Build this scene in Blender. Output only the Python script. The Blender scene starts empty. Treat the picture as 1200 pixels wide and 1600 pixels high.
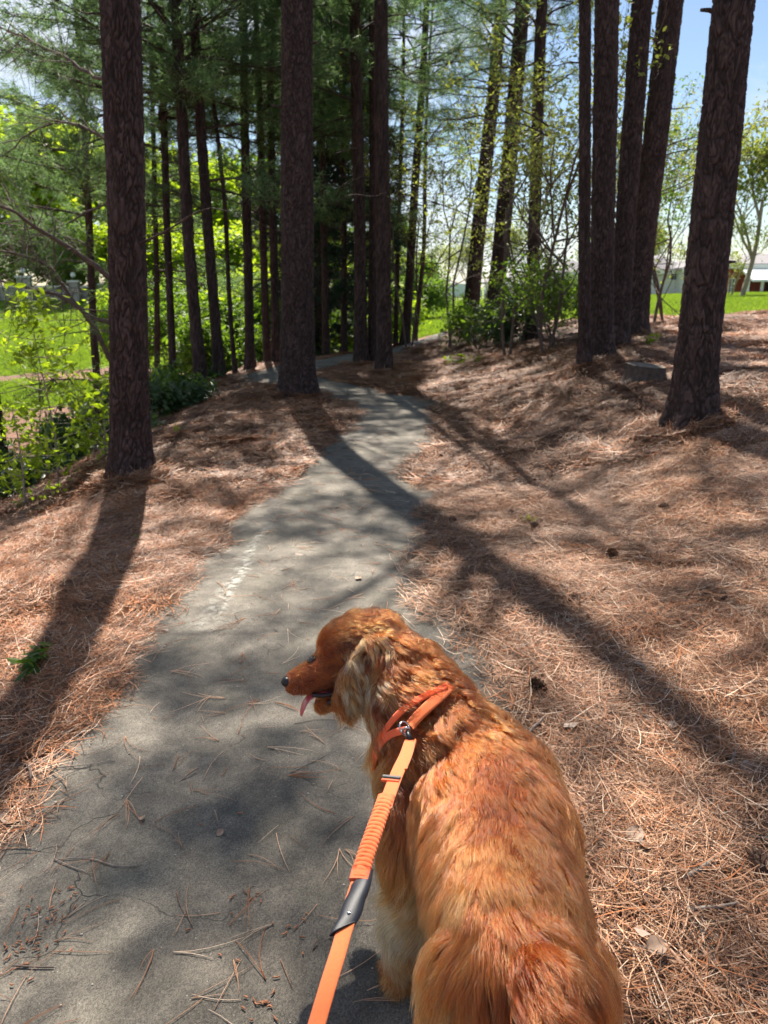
import bpy, bmesh, math, random
import numpy as np
from mathutils import Vector, Matrix
from mathutils.bvhtree import BVHTree

random.seed(7)
rng = np.random.RandomState(11)
S = bpy.context.scene
COL = S.collection
R = math.radians

# ---------------------------------------------------------------- camera
PITCH = 16.3
CT, ST = math.cos(R(PITCH)), math.sin(R(PITCH))
CAMZ = 1.5
cam_d = bpy.data.cameras.new('camera')
cam = bpy.data.objects.new('camera', cam_d)
COL.objects.link(cam)
cam.location = (0, 0, CAMZ)
cam.rotation_euler = (R(90 - PITCH), 0, 0)
cam_d.sensor_fit = 'VERTICAL'
cam_d.sensor_height = 9.8
cam_d.lens = 1200 / 1600 * 9.8
cam_d.clip_start = 0.05
cam_d.clip_end = 2000
cam_d.dof.use_dof = True
cam_d.dof.focus_distance = 1.75
cam_d.dof.aperture_fstop = 1.8
S.camera = cam
S.render.resolution_x = 768
S.render.resolution_y = 1024

# ---------------------------------------------------------------- sky and sun
SUN_AZ, SUN_EL = -8.5, 56.0          # azimuth from +Y (negative = left), elevation
w = bpy.data.worlds.new('World')
S.world = w
w.use_nodes = True
nt = w.node_tree
nt.nodes.clear()
N = nt.nodes.new
out = N('ShaderNodeOutputWorld')
bg = N('ShaderNodeBackground')
sky = N('ShaderNodeTexSky')
sky.sky_type = 'NISHITA'
sky.sun_disc = False
sky.sun_elevation = R(SUN_EL)
sky.sun_rotation = R(SUN_AZ)
sky.air_density = 1.0
sky.dust_density = 0.3
sky.ozone_density = 1.4
tc = N('ShaderNodeTexCoord')
mp = N('ShaderNodeMapping')
mp.inputs['Scale'].default_value = (1.0, 1.0, 2.2)
mp.inputs['Location'].default_value = (0.35, 0.1, 0.2)
cn = N('ShaderNodeTexNoise')
cn.inputs['Scale'].default_value = 2.1
cn.inputs['Detail'].default_value = 7
cn.inputs['Roughness'].default_value = 0.58
cn.inputs['Distortion'].default_value = 0.3
cr = N('ShaderNodeValToRGB')
cr.color_ramp.elements[0].position = 0.47
cr.color_ramp.elements[0].color = (0, 0, 0, 1)
cr.color_ramp.elements[1].position = 0.64
cr.color_ramp.elements[1].color = (1, 1, 1, 1)
mx = N('ShaderNodeMix')
mx.data_type = 'RGBA'
mx.inputs[7].default_value = (6.6, 7.0, 7.7, 1)
L = nt.links.new
L(tc.outputs['Generated'], mp.inputs['Vector'])
L(mp.outputs[0], cn.inputs['Vector'])
L(cn.outputs['Fac'], cr.inputs[0])
L(cr.outputs[0], mx.inputs[0])
L(sky.outputs[0], mx.inputs[6])
L(mx.outputs[2], bg.inputs[0])
bg.inputs[1].default_value = 0.052
L(bg.outputs[0], out.inputs[0])

sd = bpy.data.lights.new('sun', 'SUN')
sd.energy = 5.0
sd.angle = R(0.53)
sd.color = (1.0, 0.925, 0.81)
sun = bpy.data.objects.new('sun', sd)
COL.objects.link(sun)
SUN = Vector((math.sin(R(SUN_AZ)) * math.cos(R(SUN_EL)), math.cos(R(SUN_AZ)) * math.cos(R(SUN_EL)), math.sin(R(SUN_EL))))
sun.rotation_euler = SUN.to_track_quat('Z', 'Y').to_euler()
sun.location = SUN * 50

S.view_settings.view_transform = 'Standard'
S.view_settings.look = 'None'
S.view_settings.exposure = 1.5
S.view_settings.gamma = 1.0
S.view_settings.use_curve_mapping = False
S.render.engine = 'CYCLES'
S.cycles.use_denoising = True
S.cycles.denoising_prefilter = 'ACCURATE'
S.cycles.max_bounces = 7
S.cycles.diffuse_bounces = 3
S.cycles.glossy_bounces = 3
S.cycles.transmission_bounces = 5
S.cycles.transparent_max_bounces = 8
S.cycles.use_adaptive_sampling = True
S.cycles.adaptive_threshold = 0.02
S.cycles_curves.shape = 'RIBBONS' if hasattr(S, 'cycles_curves') else None

# ---------------------------------------------------------------- helpers
def ray(px, py):
    dx, dv = (px - 600) / 1200, (800 - py) / 1200
    return np.array([dx, CT + dv * ST, -ST + dv * CT])

def P(px, py, Y):
    """world point seen at photo pixel (px, py) standing Y metres ahead"""
    d = ray(px, py)
    t = Y / d[1]
    return np.array([d[0] * t, Y, CAMZ + d[2] * t])

def Wz(px, py, z):
    d = ray(px, py)
    t = (z - CAMZ) / d[2]
    return np.array([d[0] * t, d[1] * t, z])

_T = np.random.RandomState(5).rand(4096)
def _h(i, j, k=0, s=0):
    i = np.asarray(i).astype(np.int64); j = np.asarray(j).astype(np.int64); k = np.asarray(k).astype(np.int64)
    n = (i * 73856093) ^ (j * 19349663) ^ (k * 83492791) ^ (s * 2654435)
    n = (n ^ (n >> 13)) * 1274126177
    return _T[(n ^ (n >> 16)) & 4095]
def _s(t): return t * t * (3 - 2 * t)
def n2(x, y, s=0):
    x = np.asarray(x, float); y = np.asarray(y, float)
    i, j = np.floor(x), np.floor(y); u, v = _s(x - i), _s(y - j)
    a = _h(i, j, 0, s) * (1 - u) + _h(i + 1, j, 0, s) * u
    b = _h(i, j + 1, 0, s) * (1 - u) + _h(i + 1, j + 1, 0, s) * u
    return (a * (1 - v) + b * v) * 2 - 1
def n3(p, s=0):
    i = np.floor(p); f = _s(p - i); r = 0
    for a in (0, 1):
        for b in (0, 1):
            for c in (0, 1):
                wgt = (f[:, 0] if a else 1 - f[:, 0]) * (f[:, 1] if b else 1 - f[:, 1]) * (f[:, 2] if c else 1 - f[:, 2])
                r = r + wgt * _h(i[:, 0] + a, i[:, 1] + b, i[:, 2] + c, s)
    return r * 2 - 1

class MB:
    """collects numpy verts and quads/tris; optional colour per vertex"""
    def __init__(s): s.v = []; s.f4 = []; s.f3 = []; s.c = []; s.n = 0
    def add(s, v, f4=None, f3=None, c=None):
        v = np.asarray(v, float).reshape(-1, 3)
        if f4 is not None and len(f4): s.f4.append(np.asarray(f4, int).reshape(-1, 4) + s.n)
        if f3 is not None and len(f3): s.f3.append(np.asarray(f3, int).reshape(-1, 3) + s.n)
        s.v.append(v)
        c = np.array([1., 1., 1.]) if c is None else np.asarray(c, float)
        s.c.append(np.broadcast_to(c, (len(v), 3)).copy())
        s.n += len(v)
        return s
    def mesh(s, name, mat, smooth=True, origin=(0, 0, 0), col=False):
        me = bpy.data.meshes.new(name)
        v = np.concatenate(s.v) - np.asarray(origin, float)
        f4 = np.concatenate(s.f4) if s.f4 else np.zeros((0, 4), int)
        f3 = np.concatenate(s.f3) if s.f3 else np.zeros((0, 3), int)
        me.vertices.add(len(v)); me.vertices.foreach_set('co', v.astype(np.float32).ravel())
        nl = f4.size + f3.size
        me.loops.add(nl)
        me.loops.foreach_set('vertex_index', np.concatenate([f4.ravel(), f3.ravel()]).astype(np.int32))
        nf = len(f4) + len(f3)
        me.polygons.add(nf)
        st = np.concatenate([np.arange(len(f4)) * 4, len(f4) * 4 + np.arange(len(f3)) * 3]).astype(np.int32)
        me.polygons.foreach_set('loop_start', st)
        me.polygons.foreach_set('use_smooth', np.full(nf, bool(smooth)))
        me.update(calc_edges=True)
        if col:
            a = me.color_attributes.new('col', 'FLOAT_COLOR', 'POINT')
            c = np.concatenate(s.c); c4 = np.ones((len(c), 4), np.float32); c4[:, :3] = c
            a.data.foreach_set('color', c4.ravel())
        if mat: me.materials.append(mat)
        return me
    def tube(s, pts, rad, n=8, cap=True, c=None):
        pts = np.asarray(pts, float); m = len(pts)
        rad = np.broadcast_to(np.asarray(rad, float), (m,))
        tan = np.gradient(pts, axis=0); tan /= np.linalg.norm(tan, axis=1)[:, None] + 1e-9
        ref = np.array([0.31, 0.2, 0.93]) if abs(tan[0][2]) < .9 else np.array([1., 0.1, 0])
        a = np.cross(tan, ref); a /= np.linalg.norm(a, axis=1)[:, None] + 1e-9
        b = np.cross(tan, a)
        th = np.arange(n) * 2 * np.pi / n
        v = pts[:, None, :] + rad[:, None, None] * (np.cos(th)[None, :, None] * a[:, None, :] + np.sin(th)[None, :, None] * b[:, None, :])
        i = np.arange(m - 1)[:, None] * n; j = np.arange(n)[None, :]; k = (j + 1) % n
        f = np.stack([i + j, i + k, i + n + k, i + n + j], -1).reshape(-1, 4)
        v = v.reshape(-1, 3); f3 = None
        if cap:
            v = np.vstack([v, pts[0], pts[-1]])
            jj = np.arange(n); kk = (jj + 1) % n
            f3 = np.vstack([np.stack([kk, jj, np.full(n, m * n)], -1), np.stack([(m - 1) * n + jj, (m - 1) * n + kk, np.full(n, m * n + 1)], -1)])
        return s.add(v, f, f3, c)
    def box(s, lo, hi, c=None):
        x0, y0, z0 = lo; x1, y1, z1 = hi
        v = [(x0, y0, z0), (x1, y0, z0), (x1, y1, z0), (x0, y1, z0), (x0, y0, z1), (x1, y0, z1), (x1, y1, z1), (x0, y1, z1)]
        return s.add(v, [(0, 3, 2, 1), (4, 5, 6, 7), (0, 1, 5, 4), (1, 2, 6, 5), (2, 3, 7, 6), (3, 0, 4, 7)], None, c)
    def sphere(s, c0, r, nu=10, nv=7, c=None):
        r = np.broadcast_to(np.asarray(r, float), (3,))
        v = [np.array([0, 0, 1.])]
        for i in range(1, nv):
            ph = math.pi * i / nv
            for j in range(nu):
                t = 2 * math.pi * j / nu
                v.append(np.array([math.sin(ph) * math.cos(t), math.sin(ph) * math.sin(t), math.cos(ph)]))
        v.append(np.array([0, 0, -1.]))
        f4, f3 = [], []
        for j in range(nu):
            k = (j + 1) % nu
            f3.append((0, 1 + j, 1 + k)); b = 1 + (nv - 2) * nu; f3.append((b + k, b + j, len(v) - 1))
            for i in range(nv - 2):
                a = 1 + i * nu; f4.append((a + j, a + nu + j, a + nu + k, a + k))
        return s.add(np.array(v) * r + np.asarray(c0), f4, f3, c)

def link(name, me, parent=None, loc=None):
    o = bpy.data.objects.new(name, me); COL.objects.link(o)
    if parent is not None: o.parent = parent
    if loc is not None: o.location = loc
    return o
def tag(o, label, cat, group=None, kind=None):
    if label: o['label'] = label
    if cat: o['category'] = cat
    if group: o['group'] = group
    if kind: o['kind'] = kind
    return o
def thing(name, label, cat, loc=(0, 0, 0), group=None):
    o = bpy.data.objects.new(name, None); COL.objects.link(o); o.location = tuple(loc)
    o.empty_display_size = 0.2
    return tag(o, label, cat, group)

# ---------------------------------------------------------------- materials
def mat_new(name):
    m = bpy.data.materials.new(name); m.use_nodes = True
    nt = m.node_tree; nt.nodes.clear()
    o = nt.nodes.new('ShaderNodeOutputMaterial')
    return m, nt, o
class G:
    """tiny node graph helper"""
    def __init__(s, nt): s.nt = nt
    def n(s, t, ins=None, **kw):
        x = s.nt.nodes.new(t)
        for k, v in kw.items(): setattr(x, k, v)
        for k, v in (ins or {}).items():
            if isinstance(v, bpy.types.NodeSocket): s.nt.links.new(v, x.inputs[k])
            else: x.inputs[k].default_value = v
        return x
    def noise(s, vec, scale, detail=4, rough=.55, dist=0):
        return s.n('ShaderNodeTexNoise', {'Vector': vec, 'Scale': scale, 'Detail': detail, 'Roughness': rough, 'Distortion': dist}).outputs['Fac']
    def ramp(s, fac, stops):
        x = s.n('ShaderNodeValToRGB', {0: fac}); r = x.color_ramp
        while len(r.elements) < len(stops): r.elements.new(0.5)
        for e, (p, c) in zip(r.elements, stops):
            e.position = p; e.color = (*c, 1) if len(c) == 3 else c
        return x.outputs[0]
    def mix(s, f, a, b, mode='MIX'):
        x = s.n('ShaderNodeMix', {0: f, 6: a if isinstance(a, bpy.types.NodeSocket) else (*a, 1), 7: b if isinstance(b, bpy.types.NodeSocket) else (*b, 1)}, data_type='RGBA', blend_type=mode)
        return x.outputs[2]
    def math(s, op, a, b=0.0):
        return s.n('ShaderNodeMath', {0: a, 1: b}, operation=op).outputs[0]
    def bump(s, h, strength=.5, dist=.01):
        return s.n('ShaderNodeBump', {'Height': h, 'Strength': strength, 'Distance': dist}).outputs[0]

def simple(name, col, rough=.6, metal=0, noise=0.0, nscale=8, spec=.4):
    m, nt, o = mat_new(name); g = G(nt)
    vec = g.n('ShaderNodeTexCoord').outputs['Object']
    c = tuple(col)
    if noise:
        f = g.noise(vec, nscale)
        c = g.ramp(f, [(0.3, tuple(x * (1 - noise) for x in col)), (0.7, tuple(min(1, x * (1 + noise)) for x in col))])
    b = g.n('ShaderNodeBsdfPrincipled', {'Base Color': c if noise else (*col, 1), 'Roughness': rough, 'Metallic': metal, 'Specular IOR Level': spec})
    nt.links.new(b.outputs[0], o.inputs[0])
    return m

def leafy(name, cols, trans=.45, tcol=None, rough=.5, attr=True, spec=.3):
    """leaf or needle: diffuse + translucent, colour per face clump and per object"""
    m, nt, o = mat_new(name); g = G(nt)
    if attr: f = g.n('ShaderNodeAttribute', attribute_name='col').outputs['Fac']
    else: f = g.noise(g.n('ShaderNodeTexCoord').outputs['Object'], 3)
    oi = g.n('ShaderNodeObjectInfo').outputs['Random']
    f2 = g.math('ADD', f, g.math('MULTIPLY', g.math('SUBTRACT', oi, .5), .25))
    k = len(cols)
    c = g.ramp(f2, [(i / (k - 1), cc) for i, cc in enumerate(cols)])
    tc_ = g.mix(1.0, c, tcol or (1.5, 1.5, .6), 'MULTIPLY')
    b = g.n('ShaderNodeBsdfPrincipled', {'Base Color': c, 'Roughness': rough, 'Specular IOR Level': spec})
    t = g.n('ShaderNodeBsdfTranslucent', {'Color': tc_})
    x = g.n('ShaderNodeMixShader', {0: trans, 1: b.outputs[0], 2: t.outputs[0]})
    nt.links.new(x.outputs[0], o.inputs[0])
    return m

# pine straw needles (colour from vertex attribute)
def mk_straw():
    m, nt, o = mat_new('pine_straw_needles'); g = G(nt)
    a = g.n('ShaderNodeAttribute', attribute_name='col')
    geo = g.n('ShaderNodeNewGeometry')
    f = g.noise(geo.outputs['Position'], 1.1, 4)
    c = g.mix(1.0, a.outputs['Color'], g.ramp(f, [(0.3, (.62, .58, .58)), (0.52, (1, .97, .95)), (0.72, (1.25, 1.12, 1.0))]), 'MULTIPLY')
    b = g.n('ShaderNodeBsdfPrincipled', {'Base Color': c, 'Roughness': .5, 'Specular IOR Level': .28})
    nt.links.new(b.outputs[0], o.inputs[0])
    return m
M = {}
M['straw'] = mk_straw()

def mk_ground():
    m, nt, o = mat_new('pine_straw_floor'); g = G(nt)
    geo = g.n('ShaderNodeNewGeometry'); p = geo.outputs['Position']
    big = g.noise(p, .9, 5); mid = g.noise(p, 9, 5, .65)
    # stringy straw: several stretched noises in turned directions
    acc = None
    for k, ang in enumerate((12, 55, 100, 148)):
        mpn = g.n('ShaderNodeMapping', {'Vector': p, 'Rotation': (0, 0, R(ang)), 'Scale': (9, 130, 30), 'Location': (k * 3.1, k, 0)})
        s_ = g.noise(mpn.outputs[0], 1.0, 3, .6, .4)
        acc = s_ if acc is None else g.math('MAXIMUM', acc, s_)
    f = g.math('ADD', g.math('MULTIPLY', acc, .75), g.math('MULTIPLY', mid, .3))
    c = g.ramp(f, [(0.45, (.055, .028, .018)), (0.6, (.16, .08, .05)), (0.7, (.30, .155, .095)), (0.85, (.44, .24, .15))])
    c = g.mix(1.0, c, g.ramp(big, [(0.3, (.7, .62, .58)), (0.7, (1.15, 1.05, .95))]), 'MULTIPLY')
    b = g.n('ShaderNodeBsdfPrincipled', {'Base Color': c, 'Roughness': .75, 'Normal': g.bump(f, .7, .03), 'Specular IOR Level': .25})
    nt.links.new(b.outputs[0], o.inputs[0])
    return m
M['ground'] = mk_ground()

def mk_lawn():
    m, nt, o = mat_new('lawn_soil_and_grass'); g = G(nt)
    p = g.n('ShaderNodeNewGeometry').outputs['Position']
    f = g.noise(p, .35, 5); h = g.noise(p, 18, 4, .7)
    c = g.ramp(f, [(0.3, (.11, .16, .028)), (0.5, (.15, .21, .04)), (0.72, (.22, .26, .07))])
    c = g.mix(1.0, c, g.ramp(h, [(0.3, (.6, .6, .6)), (0.7, (1.2, 1.2, 1.1))]), 'MULTIPLY')
    b = g.n('ShaderNodeBsdfPrincipled', {'Base Color': c, 'Roughness': .9, 'Normal': g.bump(h, .6, .05), 'Specular IOR Level': .15})
    nt.links.new(b.outputs[0], o.inputs[0])
    return m
M['lawn'] = mk_lawn()

def mk_asphalt():
    m, nt, o = mat_new('worn_asphalt'); g = G(nt)
    p = g.n('ShaderNodeNewGeometry').outputs['Position']
    big = g.noise(p, 1.6, 8, .68); mid = g.noise(p, 14, 5, .6)
    vor = g.n('ShaderNodeTexVoronoi', {'Vector': p, 'Scale': 330.0})
    agg = g.ramp(vor.outputs['Distance'], [(0.0, (1, 1, 1)), (0.5, (0, 0, 0))])
    stone = g.n('ShaderNodeTexVoronoi', {'Vector': p, 'Scale': 110.0})
    sf = g.ramp(stone.outputs['Color'], [(0.80, (0, 0, 0)), (0.9, (1, 1, 1))])
    c = g.ramp(g.math('ADD', g.math('MULTIPLY', big, .6), g.math('MULTIPLY', mid, .4)),
               [(0.36, (.072, .064, .055)), (0.5, (.132, .116, .097)), (0.64, (.205, .181, .150))])
    c = g.mix(1.0, c, g.ramp(vor.outputs['Color'], [(0.2, (.62, .62, .62)), (0.8, (1.3, 1.3, 1.27))]), 'MULTIPLY')
    dots = g.ramp(stone.outputs['Distance'], [(0.10, (1, 1, 1)), (0.26, (0, 0, 0))])
    c = g.mix(g.math('MULTIPLY', g.math('MULTIPLY', sf, dots), .6), c, (.5, .48, .42))
    # mossy green tint along the edges and in patches
    c = g.mix(g.math('MULTIPLY', g.ramp(g.noise(p, 2.2, 5, .6), [(0.5, (0, 0, 0)), (0.72, (1, 1, 1))]), .15), c, (.115, .115, .06))
    # hairline cracks
    wp = g.n('ShaderNodeVectorMath', {0: p, 1: g.n('ShaderNodeVectorMath', {0: g.n('ShaderNodeTexNoise', {'Vector': p, 'Scale': 4.0, 'Detail': 4.0}).outputs['Color'], 3: .35}, operation='SCALE').outputs[0]}, operation='ADD').outputs[0]
    ck = g.n('ShaderNodeTexVoronoi', {'Vector': wp, 'Scale': 2.1}, feature='DISTANCE_TO_EDGE')
    crack = g.ramp(ck.outputs['Distance'], [(0.0, (1, 1, 1)), (0.006, (0, 0, 0))])
    crack = g.math('MULTIPLY', crack, g.ramp(g.noise(p, 1.7, 3), [(0.52, (0, 0, 0)), (0.60, (1, 1, 1))]))
    c = g.mix(g.math('MULTIPLY', crack, .7), c, (.03, .03, .027))
    h = g.math('SUBTRACT', g.math('ADD', g.math('MULTIPLY', agg, .6), mid), g.math('MULTIPLY', crack, 2.0))
    b = g.n('ShaderNodeBsdfPrincipled', {'Base Color': c, 'Roughness': .82, 'Normal': g.bump(h, .7, .004), 'Specular IOR Level': .35})
    nt.links.new(b.outputs[0], o.inputs[0])
    return m
M['asphalt'] = mk_asphalt()

def mk_bark(name, plate, crev, attr=True):
    m, nt, o = mat_new(name); g = G(nt)
    tc = g.n('ShaderNodeTexCoord').outputs['Object']
    mpn = g.n('ShaderNodeMapping', {'Vector': tc, 'Scale': (1, 1, .35)})
    f = g.noise(mpn.outputs[0], 45, 6, .7); f2 = g.noise(mpn.outputs[0], 7, 4)
    c = g.ramp(f, [(0.3, tuple(x * .6 for x in plate)), (0.55, plate), (0.75, tuple(x * 1.7 for x in plate))])
    c = g.mix(1.0, c, g.ramp(f2, [(0.3, (.75, .7, .7)), (0.7, (1.2, 1.2, 1.25))]), 'MULTIPLY')
    if attr:
        a = g.n('ShaderNodeAttribute', attribute_name='col').outputs['Fac']
        c = g.mix(a, crev, c); h = g.math('MULTIPLY', f, 1.0)
    else:
        vm = g.n('ShaderNodeMapping', {'Vector': tc, 'Scale': (1, 1, .3)})
        v = g.n('ShaderNodeTexVoronoi', {'Vector': vm.outputs[0], 'Scale': 24.0}, feature='DISTANCE_TO_EDGE').outputs['Distance']
        e = g.ramp(v, [(0.0, (0, 0, 0)), (0.12, (1, 1, 1))])
        c = g.mix(e, crev, c); h = g.math('ADD', g.math('MULTIPLY', e, 1.2), g.math('MULTIPLY', f, .5))
    b = g.n('ShaderNodeBsdfPrincipled', {'Base Color': c, 'Roughness': .85, 'Normal': g.bump(h, .8, .012), 'Specular IOR Level': .2})
    nt.links.new(b.outputs[0], o.inputs[0])
    return m
M['bark'] = mk_bark('pine_bark', (.085, .056, .050), (.022, .015, .013))
M['bark_far'] = mk_bark('pine_bark_far', (.09, .065, .055), (.035, .025, .022), attr=False)
M['bark_grey'] = mk_bark('grey_bark', (.17, .145, .12), (.08, .07, .06), attr=False)
M['twig'] = simple('twig_bark', (.11, .08, .065), .85, noise=.35, nscale=30)
M['twig_pale'] = simple('weathered_stick', (.27, .22, .18), .8, noise=.4, nscale=40)
M['needles'] = leafy('pine_needles', [(.06, .10, .05), (.11, .165, .08), (.20, .27, .13)], .55, (1.3, 1.5, 1.0))
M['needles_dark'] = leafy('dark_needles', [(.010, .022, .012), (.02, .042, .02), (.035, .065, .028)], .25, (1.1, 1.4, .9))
M['lime'] = leafy('spring_leaves', [(.13, .20, .02), (.21, .31, .03), (.32, .42, .06)], .62, (1.7, 1.6, .5))
M['leaf_mid'] = leafy('green_leaves', [(.06, .11, .02), (.10, .17, .03), (.17, .25, .045)], .5, (1.5, 1.6, .5))
M['leaf_dark'] = leafy('evergreen_leaves', [(.02, .045, .012), (.035, .07, .018), (.06, .10, .025)], .25, (1.4, 1.5, .5), rough=.35, spec=.5)
M['leaf_pale'] = leafy('pale_new_leaves', [(.17, .20, .06), (.24, .28, .08), (.33, .36, .12)], .5, (1.3, 1.3, .6))
M['grass'] = leafy('grass_blades', [(.11, .17, .03), (.16, .24, .045), (.25, .32, .08)], .5, (1.5, 1.6, .5))
# ================================================================ terrain
def pc(px, py, Y):
    q = P(px, py, Y); return (q[0], q[1], q[2])
CP = []
for y in (-12, -6, -2, 0, 2, 4, 6, 8, 10):
    CP += [(-.3, y, 0), (.5, y, 0), (-1.1, y, 0)]
for x, y, z in [(-2.0, 13.2, 0), (-1.8, 15, 0), (-.8, 17, 0), (.7, 20.5, 0.0), (2.3, 27, .02), (1.0, 12, .02), (0, 14, .05), (0, 10.5, 0), (1.2, 16, .1), (3.2, 24, .15),
                # left mound and ravine
                (-2.0, 6.4, -.04), (-2.0, 3.5, -.02), (-2.6, 8.5, -.08), (-2.7, 11, -.03), (-2.9, 13.5, -.06), (-2.9, 16.2, -.15), (-1.6, 19, -.15),
                (-3.2, 5.5, -.32), (-3.0, 2, -.22), (-5, 1, -.8), (-5, 6.5, -.95), (-4.2, 9, -.75), (-4.6, 12, -.95), (-4.8, 15, -1.1), (-4.8, 18.5, -1.2), (-3, 21.5, -1.0),
                (-8, 5, -1.5), (-7.5, 10, -1.6), (-8, 15, -1.75), (-8, 20, -1.75), (-12, 22, -1.65), (-14, 28, -1.55), (-7, 27, -1.5), (-2, 27, -.9), (-14, 10, -1.7),
                (-20, 40, -.7), (-10, 40, -.7), (-2, 40, -.4), (-30, 60, .6), (-15, 60, .65), (0, 60, .1), (-40, 90, 1.0), (-30, 25, -1.5), (-30, 5, -1.6),
                (5, 40, .1), (8, 60, .1), (3, 33, .03), (10, 90, .4), (0, 90, .4), (-20, 90, 1.0),
                # right bank
                (1.15, 2.4, .05), (1.2, 4, .03), (1.3, 6, .02), (1.3, 8, .0), (1.7, 1, .10), (3, 0, .3), (6, 0, .6), (3, -6, .3)]:
    CP.append((x, y, z))
CP += [pc(1200, 900, 3.4), pc(1200, 740, 4.7), pc(1075, 680, 6.2), pc(1200, 620, 6.6), pc(1005, 605, 8.4), pc(908, 590, 9.2), pc(935, 575, 9.8), pc(962, 555, 10.6),
       pc(985, 530, 12), pc(1200, 540, 11), pc(1200, 497, 20), pc(1040, 500, 19), pc(1200, 466, 44), pc(1000, 472, 42), pc(760, 545, 15.5), pc(828, 532, 15.5), pc(767, 527, 18),
       pc(732, 511, 22), pc(860, 560, 12), pc(800, 590, 11), pc(720, 570, 13.6), pc(880, 640, 8), pc(800, 640, 8.6), pc(960, 700, 6.2), pc(850, 720, 6.4), pc(700, 560, 15.5), pc(660, 575, 14),
       (25, 60, 1.1), (45, 60, 1.2), (60, 30, 1.6), (25, 25, 1.1), (40, 5, 1.6), (12, 5, 1.2), (40, 90, 1.3)]
CPa = np.array(CP)
def _k(d2): return np.sqrt(d2 + .35)
_A = _k(((CPa[:, None, :2] - CPa[None, :, :2]) ** 2).sum(-1)) - np.eye(len(CPa)) * .08
_n = len(CPa); _pm = np.column_stack([np.ones(_n), CPa[:, :2]])
_AA = np.block([[_A, _pm], [_pm.T, np.zeros((3, 3))]])
_W = np.linalg.solve(_AA, np.concatenate([CPa[:, 2], np.zeros(3)]))

PATH = [(-.42, -6), (-.36, -2), (-.34, 0), (-.34, 2), (-.31, 4), (-.10, 6.2), (.14, 8.0), (.12, 9.7), (-.62, 11.2), (-1.55, 12.5), (-1.95, 13.9), (-1.55, 15.5), (-.55, 17.5), (.75, 20.8), (2.3, 26.5), (4.0, 31), (7.4, 40), (9.5, 50), (11, 60)]
def spline(pts, step=.12):
    pts = np.array(pts, float); o = []
    e = np.vstack([2 * pts[0] - pts[1], pts, 2 * pts[-1] - pts[-2]])
    for i in range(1, len(e) - 2):
        n = max(2, int(np.linalg.norm(e[i + 1] - e[i]) / step)); t = np.arange(n)[:, None] / n
        o.append(.5 * ((2 * e[i]) + (-e[i - 1] + e[i + 1]) * t + (2 * e[i - 1] - 5 * e[i] + 4 * e[i + 1] - e[i + 2]) * t ** 2 + (-e[i - 1] + 3 * e[i] - 3 * e[i + 1] + e[i + 2]) * t ** 3))
    o.append(pts[-1:]); return np.vstack(o)
PC = spline(PATH)
def pathdist(x, y):
    x = np.asarray(x, float).ravel(); y = np.asarray(y, float).ravel(); r = np.empty(len(x)); sd_ = np.empty(len(x))
    tn = np.gradient(PC, axis=0); tn /= np.linalg.norm(tn, axis=1)[:, None]
    for a in range(0, len(x), 20000):
        b = slice(a, a + 20000)
        dx = x[b, None] - PC[None, :, 0]; dy = y[b, None] - PC[None, :, 1]
        d2 = dx * dx + dy * dy; k = d2.argmin(1); r[b] = np.sqrt(d2[np.arange(len(k)), k])
        kk = np.arange(len(k)); sd_[b] = np.sign(dx[kk, k] * tn[k, 1] - dy[kk, k] * tn[k, 0])
    return r * sd_            # positive = right of the path
HALF = .79
def hraw(x, y):
    x = np.asarray(x, float); y = np.asarray(y, float); sh = x.shape
    x = x.ravel(); y = y.ravel(); o = np.empty(len(x))
    xc = np.clip(x, -60, 60); yc = np.clip(y, -14, 95)
    for a in range(0, len(x), 20000):
        b = slice(a, a + 20000)
        d2 = (xc[b, None] - CPa[None, :, 0]) ** 2 + (yc[b, None] - CPa[None, :, 1]) ** 2
        o[b] = _k(d2) @ _W[:-3] + _W[-3] + _W[-2] * xc[b] + _W[-1] * yc[b]
    return o.reshape(sh)
def height(x, y, pd=None):
    x = np.asarray(x, float); y = np.asarray(y, float)
    z = hraw(x, y)
    if pd is None: pd = pathdist(x, y).reshape(x.shape)
    off = np.clip((np.abs(pd) - HALF) / .5, 0, 1)
    near = np.exp(-np.maximum(y - 25, 0) / 20)
    z = z + off * near * (.045 * n2(x * 1.1, y * 1.1, 1) + .03 * n2(x * 2.7, y * 2.7, 2) + .014 * n2(x * 7, y * 7, 3) + .007 * n2(x * 17, y * 17, 4))
    z = z + off * .10 * n2(x * .35, y * .35, 8) * np.clip((x - 1) / 3, 0, 1) * near
    z = z + .018 * off * np.clip(1 - off, 0, 1)
    for a_, b_, Y_, r_ in ((205, 752, 6.15, .3), (465, 620, 10.8, .4), (1076, 680, 6.2, .3), (912, 588, 9.2, .2), (938, 573, 9.8, .3), (964, 553, 10.6, .3), (988, 533, 12, .3), (600, 586, 13.7, .35)):
        q_ = P(a_, b_, Y_); z = z + .055 * off * np.exp(-((x - q_[0]) ** 2 + (y - q_[1]) ** 2) / r_ ** 2)
    return z
def H(x, y): return float(height(np.array([x]), np.array([y]))[0])

LY = np.array([(-60, 20), (-12, 20.5), (-7, 23), (-4, 25), (0, 27.5), (5, 28), (6.6, 23), (8, 20), (12, 19.5), (60, 18)])
def is_lawn(x, y):
    edge = np.interp(x, LY[:, 0], LY[:, 1]) + .5 * n2(x * .8, y * .8, 21)
    m = y > edge
    dirt = (x < -6.5) & (y > 26.0) & (y < 29.0 + 1.2 * n2(x * .5, x * 0, 22)) & (n2(x * .4, y * .6, 23) > -.55)
    return m & ~dirt

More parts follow.
